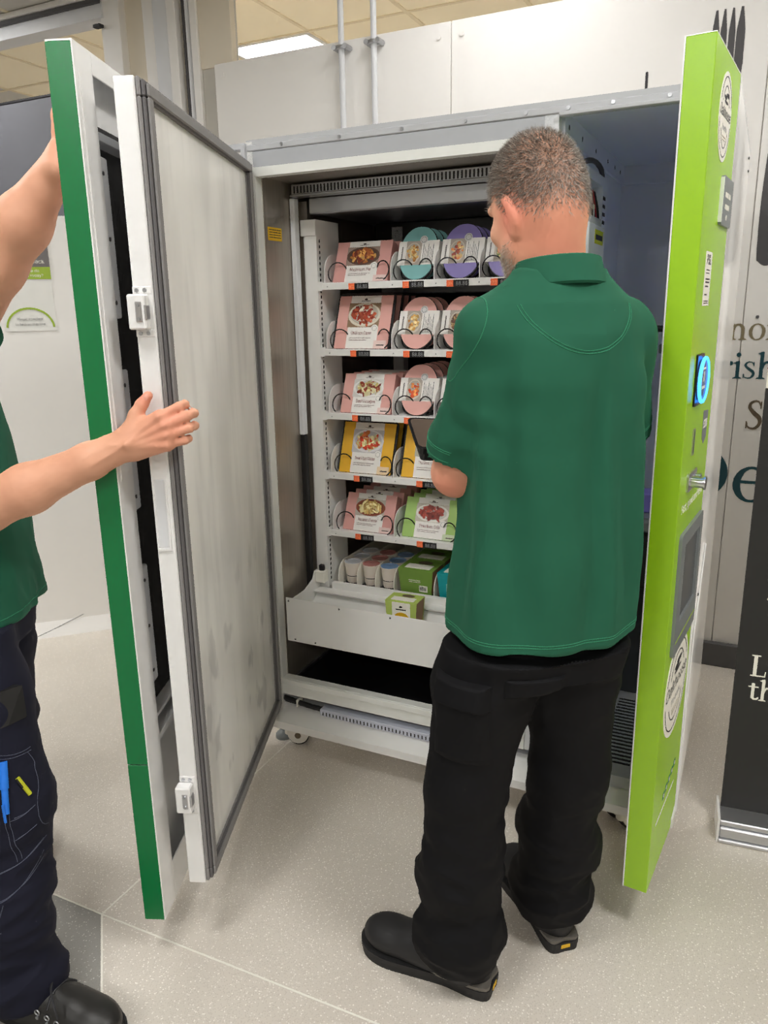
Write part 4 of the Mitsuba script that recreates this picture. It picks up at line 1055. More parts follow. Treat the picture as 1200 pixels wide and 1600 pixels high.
class Field:
    def __init__(self, lo, hi, h):
        self.lo, self.h = np.asarray(lo, float), h
        self.n = np.ceil((np.asarray(hi) - self.lo) / h).astype(int) + 1
        self.D = np.full(self.n, 1.0, np.float32)

    def blk(self, lo, hi, mg):
        i0 = np.clip(np.floor((np.asarray(lo) - mg - self.lo) / self.h).astype(int), 0, self.n)
        i1 = np.clip(np.ceil((np.asarray(hi) + mg - self.lo) / self.h).astype(int) + 1, 0, self.n)
        sl = tuple(slice(a, b) for a, b in zip(i0, i1))
        ax = [(self.lo[k] + self.h * np.arange(i0[k], i1[k])).astype(np.float32) for k in range(3)]
        return sl, np.meshgrid(*ax, indexing='ij', sparse=True)

    def add(self, fn, lo, hi, k=0.02):
        sl, (X, Y, Z) = self.blk(lo, hi, k + 3 * self.h)
        self.D[sl] = smin(self.D[sl], fn(X, Y, Z).astype(np.float32), k)
        return self

    def sub(self, fn, lo, hi, k=0.0):
        sl, (X, Y, Z) = self.blk(lo, hi, k + 3 * self.h)
        self.D[sl] = -smin(-self.D[sl], fn(X, Y, Z).astype(np.float32), k)
        return self

    def cone(self, a, b, ra, rb, k=0.02):
        a, b = np.asarray(a, float), np.asarray(b, float)
        r = max(ra, rb)
        return self.add(cone_fn(a, b, ra, rb), np.minimum(a, b) - r, np.maximum(a, b) + r, k)

    def ell(self, c, rad, R=None, k=0.02, sub=False):
        c = np.asarray(c, float)
        m_ = max(rad)
        (self.sub if sub else self.add)(ell_fn(c, rad, R), c - m_, c + m_, k)
        return self

    def cut(self, p, n):
        """Keep the side that n points away from."""
        n = np.asarray(n, float) / np.linalg.norm(n)
        X, Y, Z = np.meshgrid(*[(self.lo[k] + self.h * np.arange(self.n[k])).astype(np.float32) for k in range(3)], indexing='ij', sparse=True)
        self.D = np.maximum(self.D, ((X - p[0]) * n[0] + (Y - p[1]) * n[1] + (Z - p[2]) * n[2]).astype(np.float32))
        return self

    def mesh(self, largest=True):
        m_ = surface_nets(self.D, self.lo, self.h)
        if largest:
            cc = trimesh.graph.connected_component_labels(m_.face_adjacency, node_count=len(m_.faces))
            keep = cc == np.bincount(cc).argmax()
            m_.update_faces(keep)
            m_.remove_unreferenced_vertices()
        return m_


def cone_fn(a, b, ra, rb):
    ab = b - a
    L2 = max(ab @ ab, 1e-9)

    def fn(X, Y, Z):
        t = np.clip(((X - a[0]) * ab[0] + (Y - a[1]) * ab[1] + (Z - a[2]) * ab[2]) / L2, 0, 1)
        return np.sqrt((X - a[0] - t * ab[0]) ** 2 + (Y - a[1] - t * ab[1]) ** 2 + (Z - a[2] - t * ab[2]) ** 2) - (ra + t * (rb - ra))
    return fn


def ell_fn(c, rad, R=None):
    R = np.eye(3) if R is None else np.asarray(R, float)     # columns: the ellipsoid's axes in the world

    def fn(X, Y, Z):
        q = [((X - c[0]) * R[0, k] + (Y - c[1]) * R[1, k] + (Z - c[2]) * R[2, k]) for k in range(3)]
        k0 = np.sqrt(sum((q[k] / rad[k]) ** 2 for k in range(3)))
        k1 = np.sqrt(sum((q[k] / rad[k] ** 2) ** 2 for k in range(3))) + 1e-9
        return k0 * (k0 - 1) / k1
    return fn


def loft_fn(O, l, f, zs, u0, w0, a, b, p=2.3):
    def fn(X, Y, Z):
        z = np.asarray(Z, float)
        A, B = np.interp(z, zs, a), np.interp(z, zs, b)
        U = (X - O[0]) * l[0] + (Y - O[1]) * l[1] - np.interp(z, zs, u0)
        Wv = (X - O[0]) * f[0] + (Y - O[1]) * f[1] - np.interp(z, zs, w0)
        d = ((np.abs(U) / A) ** p + (np.abs(Wv) / B) ** p) ** (1 / p)
        return np.maximum((d - 1) * np.minimum(A, B), np.maximum(z - zs[-1], zs[0] - z))
    return fn


def surface_nets(D, lo, h):
    s = D < 0
    cnt = sum(s[i:s.shape[0] - 1 + i, j:s.shape[1] - 1 + j, k:s.shape[2] - 1 + k].astype(np.uint8) for i in (0, 1) for j in (0, 1) for k in (0, 1))
    mixed = (cnt > 0) & (cnt < 8)
    cells = np.argwhere(mixed)
    idx = np.full(mixed.shape, -1, np.int32)
    idx[mixed] = np.arange(len(cells))
    acc, num = np.zeros((len(cells), 3)), np.zeros(len(cells))
    cor = [(i, j, k) for i in (0, 1) for j in (0, 1) for k in (0, 1)]
    for a in cor:
        for ax in range(3):
            if a[ax]:
                continue
            b = list(a)
            b[ax] = 1
            va = D[cells[:, 0] + a[0], cells[:, 1] + a[1], cells[:, 2] + a[2]].astype(float)
            vb = D[cells[:, 0] + b[0], cells[:, 1] + b[1], cells[:, 2] + b[2]].astype(float)
            m_ = (va < 0) != (vb < 0)
            t = np.where(m_, va / np.where(m_, va - vb, 1), 0)
            p = np.array(a, float)[None] + t[:, None] * (np.array(b, float) - a)[None]
            acc += p * m_[:, None]
            num += m_
    V_ = lo + h * (cells + acc / num[:, None])
    F_ = []
    for ax in range(3):
        i, j = [k for k in range(3) if k != ax]
        A = [slice(None)] * 3
        A[ax] = slice(0, -1)
        B = [slice(None)] * 3
        B[ax] = slice(1, None)
        sa, sb = s[tuple(A)], s[tuple(B)]
        e = np.argwhere(sa != sb)
        e = e[(e[:, i] > 0) & (e[:, j] > 0) & (e[:, i] < s.shape[i] - 1) & (e[:, j] < s.shape[j] - 1)]
        if not len(e):
            continue
        up_ = sa[e[:, 0], e[:, 1], e[:, 2]]
        def cell(di, dj):
            c = e.copy()
            c[:, i] -= di
            c[:, j] -= dj
            return idx[c[:, 0], c[:, 1], c[:, 2]]
        q = np.stack([cell(1, 1), cell(0, 1), cell(0, 0), cell(1, 0)], 1)
        flip = up_ if ax != 1 else ~up_
        q = np.where(flip[:, None], q, q[:, ::-1])
        F_ += [q[:, [0, 1, 2]], q[:, [0, 2, 3]]]
    return trimesh.Trimesh(V_, np.vstack(F_), process=False)


def vnorm(me):
    return meshkit.arrays(me, True)[2]


def displace(me, fn):
    n_ = vnorm(me)
    me.vertices = me.vertices + n_ * fn(np.array(me.vertices), n_)[:, None]
    return me


def sst(a, b, x):
    t = np.clip((x - a) / (b - a), 0, 1)
    return t * t * (3 - 2 * t)


def gauss(v, c, r):
    return np.exp(-((v - np.asarray(c)) ** 2).sum(-1) / (2 * r * r))


def section_lines(me, o, n, r, off=0.0012, where=None):
    """A thin raised seam along the cut of the mesh by a plane."""
    seg = trimesh.intersections.mesh_plane(me, n, o)
    if where is not None:
        seg = seg[where(seg.mean(1))]
    if not len(seg):
        return None
    pts = np.round(seg.reshape(-1, 3), 6)
    # chain the segments
    from collections import defaultdict
    keyed = defaultdict(list)
    for q, (a, b) in enumerate(seg):
        for p in (a, b):
            keyed[tuple(np.round(p, 5))].append(q)
    used, out = set(), []
    for q0 in range(len(seg)):
        if q0 in used:
            continue
        used.add(q0)
        line = [seg[q0][0], seg[q0][1]]
        for end in (1, 0):
            while True:
                p = tuple(np.round(line[-1] if end else line[0], 5))
                nx = [q for q in keyed[p] if q not in used]
                if not nx:
                    break
                q = nx[0]
                used.add(q)
                a, b = seg[q]
                other = b if tuple(np.round(a, 5)) == p else a
                line.append(other) if end else line.insert(0, other)
        if len(line) > 12:
            L = np.array(line)
            step = max(1, len(L) // 160)
            out.append(tube(L[::step], r, 5))
    return cat(out) if out else None


SKIN_A, SKIN_B, SKIN_R = np.array(S(226, 172, 143)), np.array(S(206, 148, 120)), np.array(S(220, 122, 102))


def skin_color(v, red=(), base=0.0):
    t = meshkit.fbm(v * 28, 3)[:, None]
    c = SKIN_A * (1 - t) + SKIN_B * t
    c = c * (1 + base)
    for p, r, w in red:
        g_ = (w * gauss(v, p, r))[:, None]
        c = c * (1 - g_) + SKIN_R * g_
    return np.clip(c, 0, 1)


HEADW = .91


def head_parts(F, H, hf, hl, hu):
    """Adds a head to the field. H: its centre at ear height; axes: face, left, up."""
    R = np.c_[hf, hl, hu]
    g_ = HEADW
    L = lambda a, b, c: H + R @ np.array([a * g_, b * g_, c])
    F.ell(L(-.014, 0, .030), (.099 * g_, .078 * g_, .092), R, .01)
    F.ell(L(-.030, 0, -.012), (.078 * g_, .070 * g_, .075), R, .03)
    F.ell(L(.030, 0, -.046), (.066 * g_, .062 * g_, .090), R, .03)
    F.cone(L(.075, 0, -.108), L(.020, .046, -.076), .020, .022, .025)
    F.cone(L(.075, 0, -.108), L(.020, -.046, -.076), .020, .022, .025)
    F.ell(L(.078, 0, .026), (.018 * g_, .052 * g_, .012), R, .015)
    for s in (-1, 1):
        F.ell(L(.070, .040 * s, -.022), (.020 * g_, .018 * g_, .016), R, .02)           # cheekbones
        F.ell(L(.086, .032 * s, .004), (.012 * g_, .017 * g_, .011), R, .008, sub=True)   # eye hollows
        F.ell(L(.110, .011 * s, -.034), (.008 * g_, .007 * g_, .006), R, .006)
    F.cone(L(.092, 0, .012), L(.114, 0, -.030), .007, .011, .008)
    F.ell(L(.090, 0, -.062), (.012 * g_, .024 * g_, .006), R, .005)
    F.ell(L(.088, 0, -.073), (.012 * g_, .021 * g_, .007), R, .005)
    for s in (-1, 1):
        ax = rotm([0, 0, 1], 0)
        er = np.c_[hf * .88 - s * -hl * 0 + hl * s * -.47, hl * s * .88 + hf * .47, hu]
        er = er / np.linalg.norm(er, axis=0)
        tl = R @ rotm([0, 1, 0], 12) @ R.T
        E_ = tl @ np.c_[R @ (np.array([.90, -.43 * s, 0])), R @ (np.array([.43 * s, .90, 0]) * 1.0), R[:, 2]]
        c0 = L(-.012, .079 * s, -.020)
        F.ell(c0, (.022, .0105, .037), E_, .006)
        F.ell(c0 + E_ @ np.array([.005, .009 * s, .002]), (.011, .006, .022), E_, .004, sub=True)
        F.ell(c0 + E_ @ np.array([.010, .0, -.032]), (.010, .008, .012), E_, .006)
    return L


def limb(F, pts, rs, k=.025):
    for i in range(len(pts) - 1):
        F.cone(pts[i], pts[i + 1], rs[i], rs[i + 1], k)


def hand(F, W, d, back, up_, curls, spread=(.0, .0, .0, .0), thumb=None, scale=1.0, k=.008):
    """A hand: W wrist, d towards the fingers, back out of the back of the hand, up_ towards the thumb's side."""
    d, back, up_ = [np.asarray(x, float) / np.linalg.norm(x) for x in (d, back, up_)]
    s = scale
    P = lambda a, b, c: W + (d * a + back * b + up_ * c) * s
    base = [(.086, .027), (.090, .008), (.086, -.011), (.078, -.029)]
    lens = [(.042, .025, .021), (.046, .029, .022), (.043, .027, .021), (.034, .020, .019)]
    rad = [.0098, .0102, .0096, .0084]
    F.cone(P(-.03, 0, 0), P(.012, 0, 0), .026 * s, .024 * s, .02)
    for i, (a, c) in enumerate(base):
        F.cone(P(.004, 0, c * .55), P(a, .002, c), .0165 * s, .0125 * s, .014)
    F.cone(P(.01, -.008, -.022), P(.05, -.010, -.024), .014 * s, .013 * s, .012)
    F.cone(P(.012, -.010, .020), P(.045, -.012, .030), .016 * s, .012 * s, .012)
    for i in range(4):
        p = P(base[i][0], .002, base[i][1])
        ang = 0.0
        side = up_ * spread[i]
        for j in range(3):
            ang += math.radians(curls[i][j])
            q = p + ((d + side) * math.cos(ang) - back * math.sin(ang)) * lens[i][j] * s
            r0 = rad[i] * (1 - .06 * j) * s
            F.cone(p, q, r0, r0 * .94, .004 if j else .006)
            p = q
    tp = thumb or [(.030, -.008, .034), (.058, -.012, .058), (.084, -.012, .068), (.104, -.013, .074)]
    rr = [.0155, .0125, .0112, .0095]
    for i in range(3):
        F.cone(P(*tp[i]), P(*tp[i + 1]), rr[i] * s, rr[i + 1] * s, .008)
    return P


def boot(ankle, toe_dir, L=.30, parent=None, mats=('black', 'black'), width=.052, high=.11):
    """A lace-up boot standing on the floor."""
    t = np.array([toe_dir[0], toe_dir[1], 0.0])
    t /= np.linalg.norm(t)
    sd = np.array([-t[1], t[0], 0])
    o = np.array([ankle[0], ankle[1], 0]) - t * .075
    Q = lambda a, b, z: o + t * a + sd * b + np.array([0, 0, z])
    F = Field(o + np.minimum(0, t * L) - [.13, .13, .0] - [0, 0, .01], o + np.maximum(0, t * L) + [.13, .13, .26], .0045)
    R = np.c_[t, sd, [0, 0, 1]]
    w = width
    F.ell(Q(.055, 0, .055), (.055, w * .68, .050), R, .02)
    F.ell(Q(.150, 0, .045), (.10, w * .86, .038), R, .03)
    F.ell(Q(L - .068, 0, .046), (.066, w * .93, .036), R, .03)
    F.cone(Q(.065, 0, .05), Q(.065, 0, high + .05), .046, .047, .03)
    F.cone(Q(.10, 0, .075), Q(.18, 0, .055), .042, .035, .03)
    F.cut((0, 0, .016), (0, 0, -1))
    k1 = obj('boot_upper', F.mesh(), mats[0], parent, smooth=True)
    out = [(-.002, 0), (.0, w * .55), (.03, w * .72), (.10, w * .68), (.17, w * .85), (L - .07, w * 1.0), (L - .02, w * .72), (L + .003, 0)]
    out = out + [(a, -b) for a, b in out[-2:0:-1]]
    sp = Polygon(catmull(out, 5, True))
    FS = Frame(o, t, sd, (0, 0, 1))
    ks = obj('sole', FS(cat(extr(sp.buffer(.002), .014), extr(sp.buffer(.004), .012, .014))), 'sole_rubber', parent, smooth=35)
    return FS, k1


mat('polo_green', S(34, 92, 70), 0.85, spec=0.25, sheen=0.5)
mat('polo_seam', S(52, 122, 92), 0.85, spec=0.2)
mat('trouser_black', S(15, 15, 18), 0.75, spec=0.2)
mat('trouser_navy', S(24, 25, 40), 0.85, spec=0.25, sheen=0.3)
mat('stitch', S(72, 76, 92), 0.8)
mat('boot_black', S(30, 30, 32), 0.6)
mat('boot_leather', S(34, 33, 32), 0.42)
mat('sole_rubber', S(28, 28, 29), 0.6)
mat('sole_grey', S(104, 100, 94), 0.6)
mat('eye_white', S(230, 226, 220), 0.2)
mat('eye_dark', S(50, 40, 34), 0.15)
mat('tape_silver', S(120, 124, 130), 0.4)


def collar(parent, c, l, f, up_, a, b, mt, open_=0.0):
    """A folded polo collar round the neck."""
    sec = [(0.0, -.022), (-.001, .022), (.003, .027), (.008, .025), (.017, -.020), (.013, -.024), (.004, -.016)]
    n = 56
    v, fs = [], []
    for i in range(n):
        ph = 2 * math.pi * i / n
        fr = max(0, math.cos(ph))                       # 1 at the throat
        e = l * math.sin(ph) * a + f * math.cos(ph) * b
        u = e / np.linalg.norm(e)
        for r_, z_ in sec:
            v.append(c + e + u * r_ * (1 + .4 * fr) + up_ * (z_ - .030 * fr ** 1.5))
    m_ = len(sec)
    for i in range(n):
        j = (i + 1) % n
        for s in range(m_):
            s2 = (s + 1) % m_
            fs += [[i * m_ + s, j * m_ + s, j * m_ + s2], [i * m_ + s, j * m_ + s2, i * m_ + s2]]
    me = trimesh.Trimesh(np.array(v), np.array(fs), process=False)
    trimesh.repair.fix_normals(me)
    return obj('collar', me, mt, parent, smooth=50)


def inside_shirt(K, O, l, f, z0, a, b, w0=0.0):
    """Above the hem the trousers stay inside the shirt."""
    fn = loft_fn(O, l, f, [z0, z0 + .3], [0, 0], [w0, w0], [a, a], [b, b], 2.4)
    X, Y, Z = np.meshgrid(*[(K.lo[k] + K.h * np.arange(K.n[k])).astype(np.float32) for k in range(3)], indexing='ij', sparse=True)
    K.D = np.where(Z > z0, np.maximum(K.D, fn(X, Y, Z).astype(np.float32)), K.D)


# ------------------------------------------------------------------ the man stocking the shelves, seen from behind
def build_stocker():
    t = thing('person', 'person seen from behind in green polo and black cargo trousers, facing the shelves', 'person')
    O = np.array([1.0, -.5, 0])
    A = math.radians(45)
    f, l, z3 = np.array([-math.sin(A), math.cos(A), 0]), np.array([-math.cos(A), -math.sin(A), 0]), np.array([0, 0, 1.0])
    B = lambda u, w, z: O + l * u + f * w + z3 * z
    HA = math.radians(56)
    hf0, hl = np.array([-math.sin(HA), math.cos(HA), 0]), np.array([-math.cos(HA), -math.sin(HA), 0])
    tlt = math.radians(21)
    hf, hu = hf0 * math.cos(tlt) - z3 * math.sin(tlt), hf0 * math.sin(tlt) + z3 * math.cos(tlt)
    H = np.array([.962, -.497, 1.622])
    shL, elL, wrL = np.array([.914, -.600, 1.398]), np.array([.836, -.553, 1.137]), np.array([.770, -.345, 1.130])
    shR, elR, wrR = np.array([1.110, -.385, 1.400]), np.array([1.085, -.245, 1.135]), np.array([.945, -.170, 1.130])
    hipL, knL, anL = B(.09, .0, .91), np.array([.882, -.600, .49]), np.array([.878, -.618, .09])
    hipR, knR, anR = B(-.068, .0, .91), np.array([1.058, -.430, .48]), np.array([1.022, -.390, .09])
    # body: one surface
    F = Field((.58, -.80, .03), (1.32, -.05, 1.80), .0042)
    L = head_parts(F, H, hf, hl, hu)
    F.cone(L(-.028, 0, -.04), B(0, .0, 1.46), .060, .064, .03)
    F.cone(B(.0, -.02, 1.46), B(.11, -.01, 1.40), .055, .05, .04)
    F.cone(B(.0, -.02, 1.46), B(-.11, -.01, 1.40), .055, .05, .04)
    F.add(loft_fn(O, l, f, [.84, .95, 1.1, 1.28, 1.40, 1.47], [0] * 6, [0] * 6, [.135, .135, .135, .145, .125, .08], [.095, .095, .09, .095, .08, .055]), B(0, 0, 1.1) - [.2, .2, .3], B(0, 0, 1.1) + [.2, .2, .4], .03)
    limb(F, [shL, elL], [.056, .044], .03)
    limb(F, [elL, elL * .6 + wrL * .4, wrL], [.045, .044, .028], .02)
    limb(F, [shR, elR], [.056, .044], .03)
    limb(F, [elR, elR * .6 + wrR * .4, wrR], [.044, .044, .028], .02)
    limb(F, [B(.065, 0, .89), knL, anL], [.068, .052, .04], .03)
    limb(F, [B(-.065, 0, .89), knR, anR], [.068, .052, .04], .03)
    for an, td in ((anL, (-1, .04)), (anR, (-.66, .75))):
        td = np.array([td[0], td[1], 0]) / np.linalg.norm(td)
        F.cone(an - z3 * .01, an + td * .14 - z3 * .045, .036, .026, .02)
    hd = np.array([-.35, .93, .05])
    hand(F, wrL, hd, np.array([-.93, -.35, .1]) * .5 + np.array([0, 0, -.85]), np.array([.2, .1, .3]) + np.array([-.9, -.3, .0]), [(20, 25, 20)] * 4)
    hand(F, wrR, np.array([-.85, .3, .1]), np.array([0, -.2, -1.0]), np.array([.3, .95, 0]), [(15, 25, 20)] * 4)
    me = F.mesh()
    v = np.array(me.vertices)
    c = skin_color(v, [(elL + [0, -.03, -.02], .035, .55), (L(-.01, .085, -.02), .030, .75), (L(-.06, .03, -.10), .06, .5)], .10)
    # cropped hair: scalp tone under it, and the strands
    q = (v - H) @ np.c_[hf, hl, hu]
    ang_ = np.abs(q[:, 1])
    def cover(q):
        side = sst(.02, .06, np.abs(q[:, 1]))
        front = .072 - .012 * np.abs(q[:, 1]) / .07
        line = -.046 + .034 * side * sst(-.07, -.02, q[:, 0]) + .05 * sst(-.02, .05, q[:, 0])
        cov = sst(-.022, .045, q[:, 2] - line) ** 1.3 * sst(.012, -.012, q[:, 0] - front)
        crown = np.exp(-(((q[:, 0] + .050) / .040) ** 2 + (q[:, 1] / .034) ** 2)) * sst(.07, .10, q[:, 2])
        return np.clip(cov * (1 - .72 * crown), 0, 1) * (np.abs(q[:, 1]) < .081)
    hc = cover(q) * (q[:, 2] > -.12)
    sc = np.array(S(132, 112, 100))
    c = c * (1 - .62 * hc[:, None]) + sc * .62 * hc[:, None]
    bd = sst(-.045, -.075, q[:, 2]) * sst(.0, .03, q[:, 0]) * (q[:, 2] > -.14)
    c = c * (1 - .45 * bd[:, None]) + np.array(S(170, 150, 136)) * .45 * bd[:, None]
    obj('body', me, 'skin', t, smooth=True, color=np.clip(c, 0, 1))
    # strands
    r = np.random.default_rng(5)
    fa = np.linalg.norm(np.cross(v[me.faces[:, 1]] - v[me.faces[:, 0]], v[me.faces[:, 2]] - v[me.faces[:, 0]]), axis=1)
    fq = ((v[me.faces].mean(1)) - H) @ np.c_[hf, hl, hu]
    for nm, dens, ln, tone, N in (('hair', cover(fq) * (fq[:, 2] > -.12), (.007, .013), ((S(96, 86, 78), .36), (S(130, 120, 112), .36), (S(194, 188, 180), .28)), 15000),
                                  ('beard', sst(-.050, -.080, fq[:, 2]) * sst(-.005, .03, fq[:, 0]) * (fq[:, 2] > -.135), (.005, .010), ((S(196, 188, 178), .6), (S(150, 132, 116), .4)), 2600)):
        pr_ = fa * dens
        pr_ /= pr_.sum()
        pick = r.choice(len(fa), N, p=pr_)
        w = r.dirichlet((1, 1, 1), N)
        p = (v[me.faces[pick]] * w[:, :, None]).sum(1)
        n_ = np.cross(v[me.faces[pick, 1]] - v[me.faces[pick, 0]], v[me.faces[pick, 2]] - v[me.faces[pick, 0]])
        n_ /= np.linalg.norm(n_, axis=1, keepdims=True) + 1e-12
        pq = (p - H) @ np.c_[hf, hl, hu]
        flow = np.c_[.55 + 0 * pq[:, 0], pq[:, 1] * 5, -np.clip((.10 - pq[:, 2]) * 9, 0, 1.3)] if nm == 'hair' else np.c_[.3 + 0 * pq[:, 0], pq[:, 1] * 2, -1 + 0 * pq[:, 0]]
        fl_ = flow @ np.c_[hf, hl, hu].T + r.normal(0, .35, (N, 3))
        d = n_ * .62 + fl_ * .6
        d /= np.linalg.norm(d, axis=1, keepdims=True)
        ln_ = r.uniform(*ln, N)
        tip = p + d * ln_[:, None]
        a = np.cross(d, n_)
        a /= np.linalg.norm(a, axis=1, keepdims=True) + 1e-9
        wd = r.uniform(.00045, .0007, N)[:, None]
        b2 = np.cross(d, a)
        vv = np.stack([p - n_ * .001 + a * wd, p - n_ * .001 - a * wd * .5 + b2 * wd * .8, p - n_ * .001 - a * wd * .5 - b2 * wd * .8, tip], 1).reshape(-1, 3)
        k_ = np.arange(N)[:, None] * 4
        ff = np.concatenate([k_ + [0, 1, 3], k_ + [1, 2, 3], k_ + [2, 0, 3]])
        tc = np.array([x[0] for x in tone])
        cl = tc[r.choice(len(tone), N, p=[x[1] for x in tone])] * r.uniform(.7, 1.2, N)[:, None]
        obj(nm, trimesh.Trimesh(vv, ff, process=False), 'hair', t, color=np.clip(np.repeat(cl, 4, 0), 0, 1), label='cropped greying hair' if nm == 'hair' else 'short grey beard')
    for s in (-1, 1):
        e = obj('eye', trimesh.creation.icosphere(2, .0110).apply_translation(L(.0745, .031 * s, .006)), 'eye_white', t, smooth=True)
        obj('iris', trimesh.creation.icosphere(2, .0055).apply_translation(L(.0815, .031 * s, .004)), 'eye_dark', e, smooth=True)
    # polo shirt
    G = Field((.60, -.83, .70), (1.33, -.12, 1.56), .006)
    G.add(loft_fn(O, l, f, [.72, .80, .92, 1.05, 1.20, 1.32, 1.40, 1.455, 1.50], [.0, 0, -.004, -.010, -.008, 0, 0, 0, 0], [-.005, 0, 0, 0, 0, -.005, -.012, -.02, -.02],
                  [.193, .190, .180, .171, .172, .166, .148, .110, .068], [.144, .142, .138, .134, .132, .128, .114, .090, .06], 2.5), B(0, 0, 1.1) - [.25, .25, .42], B(0, 0, 1.1) + [.25, .25, .42], .02)
    G.cone(B(.05, -.02, 1.468), B(.135, -.012, 1.412), .046, .052, .05)
    G.cone(B(-.05, -.02, 1.468), B(-.135, -.012, 1.412), .046, .052, .05)
    axL = (elL - shL) / np.linalg.norm(elL - shL)
    axR = (elR - shR) / np.linalg.norm(elR - shR)
    endL, endR = shL + axL * .243, shR + axR * .235

    def sleeve(a, ax, en, r0, r1):
        cf = cone_fn(a, a + ax * .32, r0, r1)
        return lambda X, Y, Z: np.maximum(cf(X, Y, Z), (X - en[0]) * ax[0] + (Y - en[1]) * ax[1] + (Z - en[2]) * ax[2])
    for a_, ax, en in ((shL, axL, endL), (shR, axR, endR)):
        G.add(sleeve(a_, ax, en, .062, .071), np.minimum(a_, en) - .08, np.maximum(a_, en) + .08, .022)
    G.cut(B(0, 0, .822), (0, 0, -1))
    sh = G.mesh()

    def folds(v, n_):
        u, w, z = (v - O) @ l, (v - O) @ f, v[:, 2]
        th = np.arctan2(w, u)
        nz = meshkit.fbm(np.c_[th * 1.3, z * 1.6, 0 * z], 3)
        body = sst(.235, .19, np.abs(u)) * sst(1.47, 1.30, z)
        vert = np.sin(th * 8 + nz * 6 + 1.2) * (.35 + .65 * sst(1.35, .9, z))
        dg = np.sin((u * 26 + z * 17) + 5 * nz) * sst(1.18, 1.32, z) * sst(1.44, 1.38, z)
        arm = np.sin(((v - shL) @ axL) * 55 + 6 * meshkit.fbm(v * 11, 3)) * gauss(v, shL + axL * .16, .08)
        d = .0085 * vert * body * sst(.80, .95, z) + .003 * vert * body + .0045 * dg + .0050 * arm + .010 * (meshkit.fbm(v * 7, 3) - .5)
        d += -.010 * gauss(v, B(.165, -.10, 1.28), .035) - .006 * gauss(v, B(-.165, -.10, 1.25), .03)      # armpits
        d += .009 * gauss(np.c_[u, z * .25, 0 * z], [-.02, .25, 0], .02) * (w < 0)                            # fold down the spine
        return d
    displace(sh, folds)
    ks = obj('polo_shirt', sh, 'polo_green', t, smooth=True, label='dark green short-sleeved polo shirt')
    for zc in (.840, .845):
        me2 = section_lines(sh, B(0, 0, zc), (0, 0, 1), .0011)
        if me2 is not None:
            obj('hem_seam', me2, 'polo_seam', ks)
    near = lambda c, r: (lambda p: np.linalg.norm(p - c, axis=1) < r)
    for dd in (.012, .030, .034):
        for en, ax in ((endL, axL), (endR, axR)):
            tor_ = loft_fn(O, l, f, [.72, 1.55], [0, 0], [0, 0], [.19, .19], [.142, .142], 2.5)
            me2 = section_lines(sh, en - ax * dd, ax, .0012, where=lambda p, en=en: (np.linalg.norm(p - en, axis=1) < .10) & (tor_(p[:, 0], p[:, 1], p[:, 2]) > .004))
            if me2 is not None:
                obj('sleeve_seam', me2, 'polo_seam', ks)
    # armhole seam
    sn = l * .93 + z3 * .30
    me2 = section_lines(sh, B(.172, 0, 1.40), sn, .0012, where=lambda p: p[:, 2] > 1.27)
    if me2 is not None:
        obj('shoulder_seam', me2, 'polo_seam', ks)
    it_ = trimesh.ray.ray_triangle.RayMeshIntersector(sh)
    for rr in (.105, .110):
        arc_ = np.array([B(rr * 1.05 * math.sin(a), -.5, 1.475 - rr * math.cos(a) * .95) for a in np.linspace(-1.35, 1.35, 36)])
        loc_, ri_, _ = it_.intersects_location(arc_, np.tile(f, (len(arc_), 1)), multiple_hits=False)
        o_ = np.argsort(ri_)
        if len(o_) > 10:
            obj('yoke_seam', tube(loc_[o_] - f * .0004, .001, 5), 'polo_seam', ks)
    cu = hu * .35 + z3 * .65
    cu = cu / np.linalg.norm(cu)
    cc = B(0, -.012, 1.50)
    collar(ks, cc, l, (f - cu * (f @ cu)) / np.linalg.norm(f - cu * (f @ cu)), cu, .070, .074, 'polo_green')
    # trousers
    K = Field((.66, -.83, .02), (1.26, -.18, .98), .006)
    K.add(loft_fn(O, l, f, [.74, .82, .90, .97], [0] * 4, [-.01, -.012, -.01, 0], [.160, .160, .152, .145], [.118, .122, .116, .10], 2.4), B(0, 0, .85) - [.22, .22, .13], B(0, 0, .85) + [.22, .22, .13], .03)
    for hp, kn, an, sgn in ((hipL, knL, anL, 1), (hipR, knR, anR, -1)):
        a1 = kn + (an - kn) * .55
        limb(K, [hp - z3 * .03, hp * .5 + kn * .5, kn, a1, an + z3 * .01], [.100, .096, .079, .078, .076], .03)
        fd_ = np.array([-1, .1, 0]) if sgn > 0 else np.array([-.7, .7, 0])
        K.cone(an + z3 * .21 + fd_ * .020, an + z3 * .15 + fd_ * .040, .058, .050, .03)         # the break of the cloth over the boot
        K.cone(an + z3 * .045 - fd_ * .018, an + z3 * .02 + fd_ * .035, .072, .066, .03)
    K.ell(B(.075, -.070, .83), (.080, .055, .08), np.c_[l, f, z3], .04)
    K.ell(B(-.075, -.070, .83), (.080, .055, .08), np.c_[l, f, z3], .04)
    inside_shirt(K, O, l, f, .80, .152, .108)
    K.cut((0, 0, .045), (0, 0, -1))
    tm = K.mesh()

    def tfold(v, n_):
        z = v[:, 2]
        side = np.where((v - O) @ l > 0, 1.0, -1.0)
        ph = (v @ l) * 5 * side
        rid = lambda q: 1 - np.abs(2 * q - 1)
        q1 = rid(meshkit.fbm(np.c_[v[:, 0] * 5 + ph, v[:, 1] * 5, z * 13 + ph], 2, 3))
        q2 = rid(meshkit.fbm(np.c_[v[:, 0] * 7 - ph, v[:, 1] * 7, z * 17 - ph * 1.3], 2, 9))
        q3 = rid(meshkit.fbm(np.c_[v[:, 0] * 9, v[:, 1] * 9, z * 3.0], 2, 5))
        low = sst(.60, .20, z)
